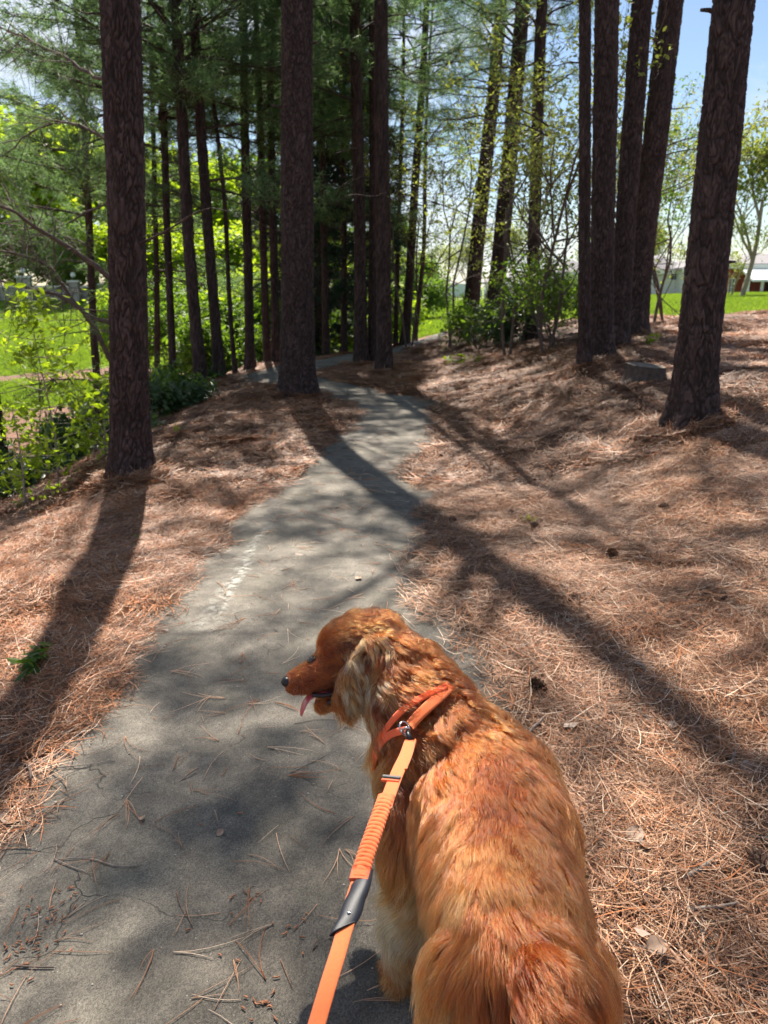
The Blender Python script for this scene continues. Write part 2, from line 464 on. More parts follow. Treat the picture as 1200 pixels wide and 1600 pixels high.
def grid_ground():
    nx, ny = 430, 430
    u = np.linspace(-1, 1, nx); xs = .5 + 1.5 * np.sinh(6.2 * u)
    v = np.linspace(-.42, 1, ny); ys = 2.4 + 2.0 * np.sinh(6.0 * v)
    ys = ys[ys > -60]; ny = len(ys)
    X, Y = np.meshgrid(xs, ys)
    pd = pathdist(X, Y).reshape(X.shape)
    Z = height(X, Y, pd)
    Z = Z - .05 * (np.abs(pd) < HALF - .10)
    V = np.stack([X, Y, Z], -1).reshape(-1, 3)
    i = np.arange(ny - 1)[:, None] * nx; j = np.arange(nx - 1)[None]
    F = np.stack([i + j, i + j + 1, i + nx + j + 1, i + nx + j], -1).reshape(-1, 4)
    cx = V[F].mean(1)
    lawn = is_lawn(cx[:, 0], cx[:, 1])
    for nm, msk, mt in (('ground', ~lawn, M['ground']), ('lawn', lawn, M['lawn'])):
        f = F[msk]; used, inv = np.unique(f, return_inverse=True)
        mb = MB(); mb.add(V[used], inv.reshape(-1, 4))
        o = link(nm, mb.mesh(nm, mt)); o['kind'] = 'structure'
        o['label'] = 'pine straw covered ground sloping up on the right' if nm == 'ground' else 'sunlit green lawn beyond the pines'
grid_ground()

def build_path():
    tn = np.gradient(PC, axis=0); tn /= np.linalg.norm(tn, axis=1)[:, None]
    nr = np.stack([tn[:, 1], -tn[:, 0]], -1)
    ts = np.linspace(-1, 1, 15); k = len(ts)
    wob = .035 * n2(PC[:, 1] * 2.2, PC[:, 0] * 0 + .3, 31) + .012 * n2(PC[:, 1] * 9, PC[:, 0] * 0, 32)
    rows = []
    for t in ts:
        q = PC + nr * (t * (HALF + wob))[:, None]
        z = height(q[:, 0], q[:, 1], np.zeros(len(q))) + .022 - .012 * abs(t) ** 6
        rows.append(np.column_stack([q, z]))
    V = np.stack(rows, 1)
    # skirts
    s0 = V[:, :1].copy(); s0[..., 2] -= .09; s1 = V[:, -1:].copy(); s1[..., 2] -= .09
    V = np.concatenate([s0, V, s1], 1); k += 2
    n = len(PC); i = np.arange(n - 1)[:, None] * k; j = np.arange(k - 1)[None]
    F = np.stack([i + j, i + j + 1, i + k + j + 1, i + k + j], -1).reshape(-1, 4)
    o = link('path', MB().add(V.reshape(-1, 3), F).mesh('path', M['asphalt'])); o['kind'] = 'structure'
    o['label'] = 'narrow worn asphalt footpath winding into the pines'
build_path()
def ZP(x, y):
    """surface under foot: path or ground"""
    d = abs(float(pathdist([x], [y])[0]))
    return H(x, y) + (.022 if d < HALF else .0)
def on_ground(px, py, extra=0.0):
    """march the photo ray to the terrain"""
    d = ray(px, py)
    ts = np.concatenate([np.arange(1.0, 12, .03), np.arange(12, 80, .15)])
    q = np.array([0, 0, CAMZ])[None] + ts[:, None] * d
    hz = height(q[:, 0], q[:, 1]); k = np.argmax(q[:, 2] < hz)
    q = q[k]; return np.array([q[0], q[1], ZP(q[0], q[1]) + extra])

# chalky pale smears on the asphalt
def mk_smear():
    m, nt, o = mat_new('chalk_smear'); g = G(nt)
    p = g.n('ShaderNodeNewGeometry').outputs['Position']
    a = g.n('ShaderNodeAttribute', attribute_name='col').outputs['Fac']
    f = g.math('MULTIPLY', a, g.ramp(g.noise(p, 22, 7, .75), [(0.46, (0, 0, 0)), (0.62, (1, 1, 1))]))
    b = g.n('ShaderNodeBsdfPrincipled', {'Base Color': (.50, .49, .44, 1), 'Roughness': .9, 'Alpha': g.math('MULTIPLY', f, .6)})
    nt.links.new(b.outputs[0], o.inputs[0]); return m
M['smear'] = mk_smear()
def smear(pix, wd):
    q = np.array([Wz(a, b, .022)[:2] for a, b in pix]); q = spline(q, .03)
    tn = np.gradient(q, axis=0); tn /= np.linalg.norm(tn, axis=1)[:, None] + 1e-9; nr = np.stack([tn[:, 1], -tn[:, 0]], -1)
    n = len(q); ts = np.linspace(-1, 1, 7); V = []; C = []
    for t in ts:
        w_ = wd * (1 + .5 * n2(q[:, 1] * 14, q[:, 0] * 14, 41))
        r = q + nr * (t * w_)[:, None]
        V.append(np.column_stack([r, height(r[:, 0], r[:, 1], np.zeros(n)) + .0262])); e = np.sin(np.linspace(0, np.pi, n)) ** .5 * (1 - abs(t)) ** .7; C.append(np.repeat(e[:, None], 3, 1))
    V = np.stack(V, 1); C = np.stack(C, 1); k = 7
    i = np.arange(n - 1)[:, None] * k; j = np.arange(k - 1)[None]
    F = np.stack([i + j, i + j + 1, i + k + j + 1, i + k + j], -1).reshape(-1, 4)
    mb = MB(); mb.add(V.reshape(-1, 3), F); mb.c = [C.reshape(-1, 3)]
    o = link('path_stain', mb.mesh('path_stain', M['smear'], col=True)); o['kind'] = 'structure'
smear([(425, 812), (392, 860), (380, 890), (345, 935), (325, 965), (300, 1000)], .05)
smear([(400, 870), (370, 905), (340, 980)], .03)
smear([(365, 828), (330, 855), (318, 872)], .035)

# ---------------------------------------------------------------- scatter (stuff only)
def scatter_group():
    ng = bpy.data.node_groups.new('scatter', 'GeometryNodeTree')
    ng.interface.new_socket('Geometry', in_out='INPUT', socket_type='NodeSocketGeometry')
    ng.interface.new_socket('Set', in_out='INPUT', socket_type='NodeSocketCollection')
    ng.interface.new_socket('Geometry', in_out='OUTPUT', socket_type='NodeSocketGeometry')
    n = ng.nodes.new; l = ng.links.new
    gi, go = n('NodeGroupInput'), n('NodeGroupOutput')
    ci = n('GeometryNodeCollectionInfo'); ci.inputs['Separate Children'].default_value = True; ci.inputs['Reset Children'].default_value = True
    ip = n('GeometryNodeInstanceOnPoints'); ip.inputs['Pick Instance'].default_value = True
    def na(nm, t):
        x = n('GeometryNodeInputNamedAttribute'); x.data_type = t; x.inputs['Name'].default_value = nm; return x.outputs[0]
    l(gi.outputs[0], ip.inputs['Points']); l(gi.outputs[1], ci.inputs['Collection']); l(ci.outputs[0], ip.inputs['Instance'])
    l(na('idx', 'INT'), ip.inputs['Instance Index']); l(na('rot', 'FLOAT_VECTOR'), ip.inputs['Rotation']); l(na('scl', 'FLOAT'), ip.inputs['Scale'])
    l(ip.outputs[0], go.inputs[0]); return ng
SG = scatter_group()
def scatter(name, label, meshes, pts, rot, scl):
    c = bpy.data.collections.new(name + '_set')
    for k, me in enumerate(meshes): c.objects.link(bpy.data.objects.new(name + '_piece', me))
    me = bpy.data.meshes.new(name); n = len(pts); me.vertices.add(n); me.vertices.foreach_set('co', pts.astype(np.float32).ravel())
    a = me.attributes.new('idx', 'INT', 'POINT'); a.data.foreach_set('value', rng.randint(0, len(meshes), n).astype(np.int32))
    a = me.attributes.new('rot', 'FLOAT_VECTOR', 'POINT'); a.data.foreach_set('vector', rot.astype(np.float32).ravel())
    a = me.attributes.new('scl', 'FLOAT', 'POINT'); a.data.foreach_set('value', scl.astype(np.float32))
    o = link(name, me); o['kind'] = 'stuff'; o['label'] = label
    md = o.modifiers.new('scatter', 'NODES'); md.node_group = SG
    md[[s.identifier for s in SG.interface.items_tree if s.name == 'Set'][0]] = c
    return o
def slope_rot(x, y, yaw):
    e = .12
    gx = (height(x + e, y) - height(x - e, y)) / (2 * e); gy = (height(x, y + e) - height(x, y - e)) / (2 * e)
    lx = gx * np.cos(yaw) + gy * np.sin(yaw); ly = -gx * np.sin(yaw) + gy * np.cos(yaw)
    return np.stack([np.arctan(ly), -np.arctan(lx), yaw], -1)

SC = np.array([(.08, .038, .024), (.18, .09, .052), (.32, .165, .09), (.46, .26, .155), (.60, .385, .255), (.70, .54, .40), (.47, .18, .07)])
def straw_patch(n, rad, seed, wid, pal=None, zt=.034, tilt=.22):
    r_ = np.random.RandomState(seed); mb = MB()
    a = r_.rand(n) * 2 * np.pi; rr = rad * np.sqrt(r_.rand(n))
    cx, cy = rr * np.cos(a), rr * np.sin(a)
    L_ = r_.uniform(.07, .17, n); th = r_.rand(n) * 2 * np.pi; th = th * .5 + r_.rand() * 3 + r_.normal(0, .6, n)
    bend = r_.normal(0, .35, n); el = r_.normal(0, tilt, n); z0 = r_.rand(n) ** 1.3 * zt * (1 - .5 * rr / rad)
    ci = r_.choice(7, n, p=pal if pal is not None else [.10, .19, .24, .20, .13, .06, .08])
    K = 4
    V = np.zeros((n, K, 2, 3))
    for k in range(K):
        t = k / (K - 1) - .5
        ang = th + bend * t * 2
        px = cx + L_ * t * np.cos(th) - bend * L_ * t * t * np.sin(th); py = cy + L_ * t * np.sin(th) + bend * L_ * t * t * np.cos(th)
        pz = z0 + np.abs(L_ * t * np.sin(el)) * 0.9 + .002
        wv = wid * (1.0 if abs(t) < .3 else .55) * r_.uniform(.7, 1.2, n)
        V[:, k, 0] = np.stack([px - wv * np.sin(ang), py + wv * np.cos(ang), pz], -1)
        V[:, k, 1] = np.stack([px + wv * np.sin(ang), py - wv * np.cos(ang), pz + wv * .8], -1)
    V = V.reshape(-1, 3); base = (np.arange(n) * K * 2)[:, None]
    F = np.stack([base + np.array([[2 * k, 2 * k + 1, 2 * k + 3, 2 * k + 2] for k in range(K - 1)]).reshape(1, K - 1, 4)[:, q] for q in range(K - 1)], 1).reshape(-1, 4) if False else (base[:, :, None] + np.array([[2 * k, 2 * k + 1, 2 * k + 3, 2 * k + 2] for k in range(K - 1)])[None]).reshape(-1, 4)
    mb.add(V, F); c = SC[ci] * r_.uniform(.75, 1.2, (n, 1)); mb.c = [np.repeat(c, K * 2, 0)]
    return mb.mesh('straw_patch', M['straw'], col=True)

def straw():
    near = [straw_patch(420, .24, 100 + k, .0011) for k in range(7)]
    far = [straw_patch(260, .30, 200 + k, .0022, [.16, .26, .27, .14, .04, .01, .12], zt=.035) for k in range(5)]
    red = [straw_patch(380, .22, 300 + k, .0011, [.10, .22, .22, .16, .06, .04, .20]) for k in range(5)]
    def place(nm, lab, ms, x, y, s0, s1, keep):
        pd = pathdist(x, y)
        lobe = .07 * n2(y * 1.3, y * 0 + 3, 51) + .07 * n2(y * 4, x * 3, 52) + .05 * n2(y * 11, x * 8, 54)
        # right edge: straw drifts over the path; left edge: thin lip
        right = (pd > HALF + .16 - np.interp(y, [2.5, 3.4, 4.4, 6, 9, 12, 30], [-.02, .24, .36, .40, .34, .1, .0]) - lobe)
        left = (pd < -(HALF + .06 - np.interp(y, [6.5, 8, 9.5, 11, 14, 30], [0, .08, .20, .22, .15, .0]) - .03 * n2(y * 2, y * 0, 53) - .04 * n2(y * 9, x * 6, 55)))
        k = (right | left) & keep(x, y, pd) & ~is_lawn(x, y)
        far_l = (x < -3.2) & (y > 7)
        k &= ~(far_l & (rng.rand(len(x)) < .6))
        # inside camera cone or a little beside
        dep = y * CT + 1.4 * ST; k &= np.abs(x) < dep * .62 + .8
        x, y = x[k], y[k]; yaw = rng.rand(len(x)) * 6.283
        z = height(x, y) + np.where(np.abs(pathdist(x, y)) < HALF, .022, 0) + .002
        scatter(nm, lab, ms, np.stack([x, y, z], -1), slope_rot(x, y, yaw), rng.uniform(s0, s1, len(x)))
    n = 3600; x = rng.uniform(-4, 4.5, n); y = rng.uniform(.4, 6.4, n)
    place('pine_straw', 'loose brown pine straw strewn beside the path', near, x, y, .8, 1.15, lambda x, y, pd: (x > 0))
    n = 3200; x = rng.uniform(-4, 0, n); y = rng.uniform(.4, 6.4, n)
    place('pine_straw', 'reddish pine straw heaped along the left edge of the path', red, x, y, .8, 1.15, lambda x, y, pd: (x <= 0))
    n = 9000; t = rng.rand(n); y = 6 + 18 * t ** 1.2; x = rng.uniform(-.62, .62, n) * y * 1.05
    place('pine_straw', 'pine straw covering the bank and mound further off', far, x, y, .9, 1.35, lambda x, y, pd: x > -6)
straw()
def foot_straw():
    ms = [straw_patch(150, .10, 500 + k, .0012, zt=.05, tilt=.5) for k in range(4)]; X = []
    for a_, b_, Y_, r_ in ((205, 752, 6.15, .19), (465, 620, 10.8, .30), (1076, 680, 6.2, .22), (912, 588, 9.2, .12), (938, 573, 9.8, .20), (964, 553, 10.6, .19), (988, 533, 12, .24), (600, 586, 13.7, .20)):
        q_ = P(a_, b_, Y_); n_ = 26
        for k in range(n_): a = k / n_ * 6.283 + rng.rand() * .3; r2 = r_ + rng.uniform(-.02, .12); X.append((q_[0] + math.cos(a) * r2, q_[1] + math.sin(a) * r2, rng.uniform(0, .045)))
    X = np.array(X); z = height(X[:, 0], X[:, 1]) + X[:, 2]
    scatter('pine_straw', 'pine straw heaped against the feet of the trunks', ms, np.stack([X[:, 0], X[:, 1], z], -1), slope_rot(X[:, 0], X[:, 1], rng.rand(len(X)) * 6.28) + rng.normal(0, .25, (len(X), 3)) * [1, 1, 0], rng.uniform(.7, 1.3, len(X)))
foot_straw()

# loose fascicles, catkins and grit lying on the asphalt
def litter():
    mb = MB(); r_ = np.random.RandomState(4)
    for k in range(620):
        y = r_.uniform(.9, 1.0) + 7.5 * r_.rand() ** 1.6; x = np.interp(y, PC[:, 1][:200], PC[:, 0][:200]) + r_.uniform(-.76, .76)
        z = H(x, y) + .0245; th = r_.rand() * 6.28; c = SC[r_.choice([2, 3, 4, 4, 5, 6])] * r_.uniform(.7, 1.15)
        for q in range(r_.choice([1, 1, 2, 3])):
            l = r_.uniform(.05, .16); a = th + r_.normal(0, .16); b = r_.normal(0, .5)
            t = np.linspace(0, 1, 5); pts = np.stack([x + l * t * np.cos(a) - b * l * t * t * np.sin(a) * .5, y + l * t * np.sin(a) + b * l * t * t * np.cos(a) * .5, z + .004 * np.sin(t * 3.1) * r_.rand() * 2 + .001 + t * 0], -1)
            mb.tube(pts, np.array([.0011, .001, .0009, .0008, .0005]), 4, c=c)
    o = link('fallen_needles', mb.mesh('fallen_needles', M['straw'], col=True)); o['kind'] = 'stuff'; o['label'] = 'single pine needles scattered over the asphalt'
    mb = MB()
    clusters = [(60, 1430, .10, 26), (40, 1470, .08, 16), (385, 1405, .045, 9), (415, 1570, .05, 12), (460, 1450, .05, 6), (100, 1390, .05, 6), (730, 1010, .2, 12), (30, 1500, .1, 14)]
    pos = []
    for px, py, s_, n in clusters:
        q = Wz(px, py, .022); pos += [(q[0] + r_.normal(0, s_ * .5), q[1] + r_.normal(0, s_ * .5)) for _ in range(n)]
    pos += [(np.clip(r_.normal(-.3, .4), -1.05, .4), r_.uniform(.9, 5)) for _ in range(60)]
    for x, y in pos:
        th = r_.rand() * 6.28; l = r_.uniform(.008, .022); cu = r_.normal(0, 1.4); t = np.linspace(-.5, .5, 6)
        ang = th + cu * t; z = H(x, y) + .027
        pts = np.stack([x + np.cumsum(np.cos(ang)) * l / 6, y + np.cumsum(np.sin(ang)) * l / 6, z + 0 * t], -1)
        mb.tube(pts, np.array([.001, .0018, .002, .002, .0017, .0008]), 5, c=np.array([.33, .14, .07]) * r_.uniform(.6, 1.4))
    o = link('catkins', mb.mesh('catkins', M['straw'], col=True)); o['kind'] = 'stuff'; o['label'] = 'curled brown catkins shed on the asphalt'
    mb = MB()
    for k in range(260):
        y = .9 + 5 * r_.rand() ** 1.5; x = -.34 + r_.uniform(-.76, .76); s_ = r_.uniform(.0015, .0045)
        mb.sphere((x, y, H(x, y) + .023), (s_, s_ * r_.uniform(.6, 1), s_ * .6), 6, 4, c=np.array([.5, .46, .4]) * r_.uniform(.5, 1.2))
    o = link('grit', mb.mesh('grit', M['straw'], col=True)); o['kind'] = 'stuff'; o['label'] = 'small pale stones loose on the asphalt'
litter()

def debris():
    r_ = np.random.RandomState(21); mb = MB(); tw = MB(); k = 0
    while k < 420:
        y = 1.2 + 11 * r_.rand() ** 1.4; x = r_.uniform(-.6, .6) * (y + .8); pd = float(pathdist([x], [y])[0])
        if abs(pd) < HALF - .05 and r_.rand() < .88: continue
        k += 1; z = H(x, y) + (.03 if abs(pd) > HALF else .026); yaw = r_.rand() * 6.28; ca, sa = math.cos(yaw), math.sin(yaw)
        if r_.rand() < .6:      # bark chips and torn leaves
            n = r_.randint(5, 8); s = r_.uniform(.006, .020) * (1 + .04 * y); a = np.sort(r_.rand(n)) * 6.28; rr_ = s * r_.uniform(.6, 1.2, n); el = r_.uniform(1, 2.2)
            v = np.stack([rr_ * np.cos(a) * el, rr_ * np.sin(a), r_.normal(0, s * .25, n)], -1); v = np.column_stack([v[:, 0] * ca - v[:, 1] * sa + x, v[:, 0] * sa + v[:, 1] * ca + y, v[:, 2] + z])
            c = [(.30, .20, .14), (.16, .10, .075), (.46, .36, .28), (.36, .22, .13)][r_.randint(4)]
            v = np.vstack([v, v.mean(0) + [0, 0, s * .2]]); mb.add(v, None, [(i, (i + 1) % n, n) for i in range(n)], c=np.array(c) * r_.uniform(.7, 1.2))
        else:
            l = r_.uniform(.03, .14); b = r_.normal(0, .3); t = np.linspace(0, 1, 6); pts = np.column_stack([x + l * t * ca - b * l * t * t * sa, y + l * t * sa + b * l * t * t * ca, z + .008 * np.sin(t * 4 + k)])
            tw.tube(pts, np.linspace(.0032, .0014, 6) * r_.uniform(.6, 1.3), 5, c=np.array([.22, .16, .12]) * r_.uniform(.5, 1.7))
    o = link('bark_chips', mb.mesh('bark_chips', M['straw'], False, col=True)); o['kind'] = 'stuff'; o['label'] = 'bark chips and torn dry leaves among the straw'
    o = link('fine_twigs', tw.mesh('fine_twigs', M['straw'], col=True)); o['kind'] = 'stuff'; o['label'] = 'fine broken twigs among the straw'
debris()

# lawn grass
def grass():
    ms = []
    for s_ in range(4):
        r_ = np.random.RandomState(400 + s_); n = 240; mb = MB()
        x, y = r_.uniform(-.45, .45, (2, n)); a = r_.rand(n) * 6.28; hgt = r_.uniform(.04, .11, n); wd = r_.uniform(.006, .012, n); le = r_.normal(0, .04, (2, n))
        V = np.stack([np.stack([x - wd * np.cos(a), y - wd * np.sin(a), 0 * x - .01], -1), np.stack([x + wd * np.cos(a), y + wd * np.sin(a), 0 * x - .01], -1), np.stack([x + le[0], y + le[1], hgt], -1)], 1).reshape(-1, 3)
        mb.add(V, None, np.arange(n * 3).reshape(-1, 3)); mb.c = [np.repeat(r_.rand(n, 1).repeat(3, 1), 3, 0)]
        ms.append(mb.mesh('grass_patch', M['grass'], col=True))
    n = 15000; y = 18 + 55 * rng.rand(n) ** 1.5; x = rng.uniform(-.6, .6, n) * y
    k = is_lawn(x, y) & (np.abs(pathdist(x, y)) > HALF + .3); x, y = x[k], y[k]; yaw = rng.rand(len(x)) * 6.28
    scatter('grass', 'short bright grass covering the lawns', ms, np.stack([x, y, height(x, y)], -1), slope_rot(x, y, yaw), rng.uniform(.8, 1.5, len(x)))
grass()
# ================================================================ trees
rng = np.random.RandomState(11)
def worley(u, v, per, seed):
    """F1, F2, cell id on a grid that wraps after PER cells in u"""
    i, j = np.floor(u).astype(int), np.floor(v).astype(int)
    f1 = np.full(u.shape, 9.); f2 = np.full(u.shape, 9.); cid = np.zeros(u.shape)
    for a in (-1, 0, 1):
        for b in (-1, 0, 1):
            ci, cj = i + a, j + b; cw = ci % per
            jx = .15 + .7 * _h(cw, cj, 0, seed); jy = .1 + .8 * _h(cw, cj, 1, seed)
            d = np.sqrt((ci + jx - u) ** 2 + (cj + jy - v) ** 2); h = _h(cw, cj, 2, seed)
            n = d < f1; f2 = np.where(n, f1, np.minimum(f2, d)); cid = np.where(n, h, cid); f1 = np.where(n, d, f1)
    return f1, f2, cid

def trunk_mesh(axis, rad, nu, vs, mat, cell=(.045, .11), amp=.014, seed=0, flare=.42, origin=(0, 0, 0), relief=True, roots=0):
    """AXIS(v) -> centre points, RAD(v) -> radii, VS heights along the stem"""
    vs = np.asarray(vs, float); th = np.arange(nu) * 2 * np.pi / nu
    ctr = axis(vs); r0 = rad(vs)
    TH, VV = np.meshgrid(th, vs)
    circ = 2 * np.pi * float(rad(np.array([1.0]))[0]); per = max(6, int(round(circ / cell[0])))
    r = r0[:, None] * (1 + flare * np.exp(-np.maximum(VV, 0) / .22) * (1 + .35 * np.sin(TH * 4 + seed) + .2 * np.sin(TH * 7 + 2 * seed)))
    r = r * (1 + .03 * n2(np.cos(TH) * 1.5 + 7 + seed, VV * 1.2 + np.sin(TH) * 1.5, seed + 3))
    if relief:
        u = TH / (2 * np.pi) * per; v = VV / cell[1]
        wu = .25 * np.sin(v * 2.1 + np.sin(TH) * 2) + .8 * n2(np.cos(TH) * 5 + 9, v * 1.3 + np.sin(TH) * 5, seed + 5)
        wv = .9 * n2(np.cos(TH) * 6 + 3, v * .8 + np.sin(TH) * 6, seed + 6)
        f1, f2, cid = worley(u + wu, v + wv, per, seed)
        e = f2 - f1; e = e + .07 * n2(u * 3.3, v * 5, seed + 9)
        g_ = np.clip((e - .02) / (.22 + .3 * _T[(cid * 4095).astype(int)]), 0, 1); g_ = g_ * g_ * (3 - 2 * g_)
        f1b, f2b, cidb = worley(u * 1.0 / 3 * 1.0 + .5 * wu + 0 * v, v / 2.6 + .4 * wv, max(1, per // 3), seed + 31)
        gb = np.clip((f2b - f1b) / .16, 0, 1); gb = gb * gb * (3 - 2 * gb)
        g_ = g_ * (.35 + .65 * gb) ; flat_ = np.clip(n2(np.cos(TH) * 2 + 30, VV * 1.6 + np.sin(TH) * 2, seed + 41) + .4, 0, 1); g_ = g_ * (1 - .35 * flat_) + .35 * flat_ * gb
        fine = n2(np.cos(TH) * 30 + 50, VV * 60 + np.sin(TH) * 30, seed + 11)
        r = r + amp * (g_ * (.72 + .5 * (cid - .5)) + .45 * gb - 1.1) + amp * .16 * fine
        col = np.clip(g_ * (.55 + .75 * cid), 0, 1)
    else: col = np.ones_like(r)
    tn = np.gradient(ctr, axis=0); tn /= np.linalg.norm(tn, axis=1)[:, None]
    a = np.cross(tn, np.array([0, 1., 0])); a /= np.linalg.norm(a, axis=1)[:, None]; b = np.cross(tn, a)
    V = ctr[:, None] + r[..., None] * (np.cos(TH)[..., None] * a[:, None] + np.sin(TH)[..., None] * b[:, None])
    m = len(vs); i = np.arange(m - 1)[:, None] * nu; j = np.arange(nu)[None]; k = (j + 1) % nu
    F = np.stack([i + j, i + nu + j, i + nu + k, i + k], -1).reshape(-1, 4)
    mb = MB(); mb.add(V.reshape(-1, 3), F); mb.c = [np.repeat(col.reshape(-1, 1), 3, 1)]
    return mb.mesh('trunk', mat, origin=origin, col=True)

# --- needle tufts and crowns ------------------------------------------------
def tufts(mb, pos, dirs, r_, n=11, L_=.17, wd=.004, spread=.75, shade=None):
    """fans of thin needles at POS pointing about DIRS"""
    k = len(pos); d = np.repeat(dirs, n, 0) + r_.normal(0, spread, (k * n, 3)); d[:, 2] += .1
    d /= np.linalg.norm(d, axis=1)[:, None]; p = np.repeat(pos, n, 0) + r_.normal(0, .03, (k * n, 3))
    s = np.cross(d, r_.normal(0, 1, (k * n, 3))); s /= np.linalg.norm(s, axis=1)[:, None] + 1e-9
    l = L_ * r_.uniform(.7, 1.15, (k * n, 1)); w_ = wd * r_.uniform(.7, 1.3, (k * n, 1))
    tip = p + d * l; tip[:, 2] -= .15 * l[:, 0] ** 1
    V = np.stack([p - s * w_, p + s * w_, tip], 1).reshape(-1, 3)
    c = np.repeat(np.clip((shade if shade is not None else r_.rand(k)), 0, 1), n)[:, None] + r_.normal(0, .1, (k * n, 1))
    mb.add(V, None, np.arange(len(V)).reshape(-1, 3)); mb.c[-1] = np.repeat(np.clip(c, 0, 1).repeat(3, 1), 3, 0)

def pine_parts(seed, h0, h1, blen, nb, dens=1.0, droop=.1, dead=0, ntuft=9, wd=.007, tn=13, topcut=None):
    """limb mesh and needle mesh of a pine crown that begins at height h0, trunk along +Z at the origin"""
    r_ = np.random.RandomState(seed); lb = MB(); nd = MB(); TP = []; TD = []; TS = []
    for k in range(nb + dead):
        isdead = k >= nb
        f = r_.rand() if not isdead else 0
        z = h0 + (h1 - h0) * f ** .85 if not isdead else r_.uniform(1.6, h0 + .6)
        if not isdead and topcut and z > topcut and r_.rand() < .75: continue
        a = r_.rand() * 6.283; ln = blen * (1 - .72 * f ** 1.6) * r_.uniform(.6, 1.15)
        if isdead: ln = r_.uniform(.15, 1.3)
        el = R(r_.uniform(-5, 28) + 25 * f); t = np.linspace(0, 1, 7)
        wob = r_.normal(0, .05, 2)
        hx = ln * t * np.cos(el); hz = ln * t * np.sin(el) - droop * ln * t * t + .08 * ln * np.sin(t * 5 + r_.rand() * 6) * t
        pts = np.stack([hx * np.cos(a) + wob[0] * np.sin(t * 4) * ln, hx * np.sin(a) + wob[1] * np.sin(t * 5) * ln, z + hz], -1)
        lb.tube(pts, np.linspace(.007 + .008 * ln, .003, 7) if not isdead else np.linspace(.010, .003, 7), 5, cap=False)
        if isdead:
            if ln > .5:
                for q in range(3):
                    i0 = r_.randint(2, 6); dd = r_.normal(0, 1, 3); dd /= np.linalg.norm(dd); l2 = r_.uniform(.15, .4)
                    lb.tube([pts[i0], pts[i0] + dd * l2 * .5, pts[i0] + dd * l2 + np.array([0, 0, -.03])], [.004, .003, .0015], 3, cap=False)
            continue
        nsub = int(ntuft * dens * ln / 1.5) + 3
        for q in range(nsub):
            tt = .25 + .75 * (q + r_.rand()) / nsub; i0 = min(int(tt * 6), 5); p0 = pts[i0] + (pts[i0 + 1] - pts[i0]) * (tt * 6 - i0)
            side = r_.choice([-1, 1]); aa = a + side * R(r_.uniform(25, 70)); l2 = ln * r_.uniform(.12, .34) * (1.15 - tt * .5) + .12
            e = p0 + np.array([math.cos(aa), math.sin(aa), r_.uniform(-.1, .45)]) * l2
            mid = (p0 + e) / 2 + np.array([0, 0, -.03]); lb.tube([p0, mid, e], [.007, .005, .003], 3, cap=False)
            d = e - p0; d /= np.linalg.norm(d); sh = r_.rand()
            m_ = max(2, int(l2 / .16))
            for w_ in range(m_):
                g_ = .35 + .65 * (w_ + 1) / m_; pp = p0 + (e - p0) * g_ + r_.normal(0, .04, 3)
                TP.append(pp); TD.append(d * .8 + r_.normal(0, .35, 3)); TS.append(sh * .6 + .4 * r_.rand())
        TP.append(pts[-1]); TD.append(pts[-1] - pts[-2]); TS.append(r_.rand())
    if TP:
        D = np.array(TD); D /= np.linalg.norm(D, axis=1)[:, None]
        tufts(nd, np.array(TP), D, r_, n=tn, wd=wd, shade=np.array(TS))
    return lb, nd

BARK_N = 0
def stem(bx, by, Y, tx, wpx, hgt, wtop=.55, ty=0, ybase=None, bend=.0, knots=None):
    """base pixel, distance, top pixel (tx, ty), width in pixels at mid frame -> base point, axis fn, radius fn"""
    B = P(bx, by, Y); B[2] = H(B[0], B[1]) if ybase is None else ybase
    T = P(tx, ty, Y)
    d = (T - B) / (T[2] - B[2])
    dep = Y * CT + (CAMZ - (B[2] + 1.5)) * ST
    r = wpx / 1200 * dep / 2
    sd_ = rng.rand() * 6
    def axis(v):
        v = np.asarray(v, float)
        wob = bend * np.sin(v * .55 + sd_) * np.clip(v / 3, 0, 1)
        lean = np.minimum(v, 7) + np.maximum(v - 7, 0) * .5
        xo = d[0] * lean if knots is None else np.interp(v, [k[0] for k in knots], [k[1] for k in knots])
        return np.stack([B[0] + xo + wob, B[1] + d[1] * lean + 0 * v + .6 * wob, B[2] + v], -1)
    def rad(v):
        v = np.asarray(v, float)
        return r * np.interp(v, [-.3, 0, 1.2, 5, hgt], [1.12, 1.08, 1.0, wtop * .5 + .42, .12])
    return B, axis, rad

CROWN_CACHE = {}
def crown_meshes(key, mat='needles', **kw):
    k = (key, mat)
    if k not in CROWN_CACHE:
        lb, nd = pine_parts(key, **kw)
        CROWN_CACHE[k] = (lb.mesh('branches', M['bark_far']), nd.mesh('needles', M[mat], smooth=False, col=True) if nd.n else None)
    return CROWN_CACHE[k]

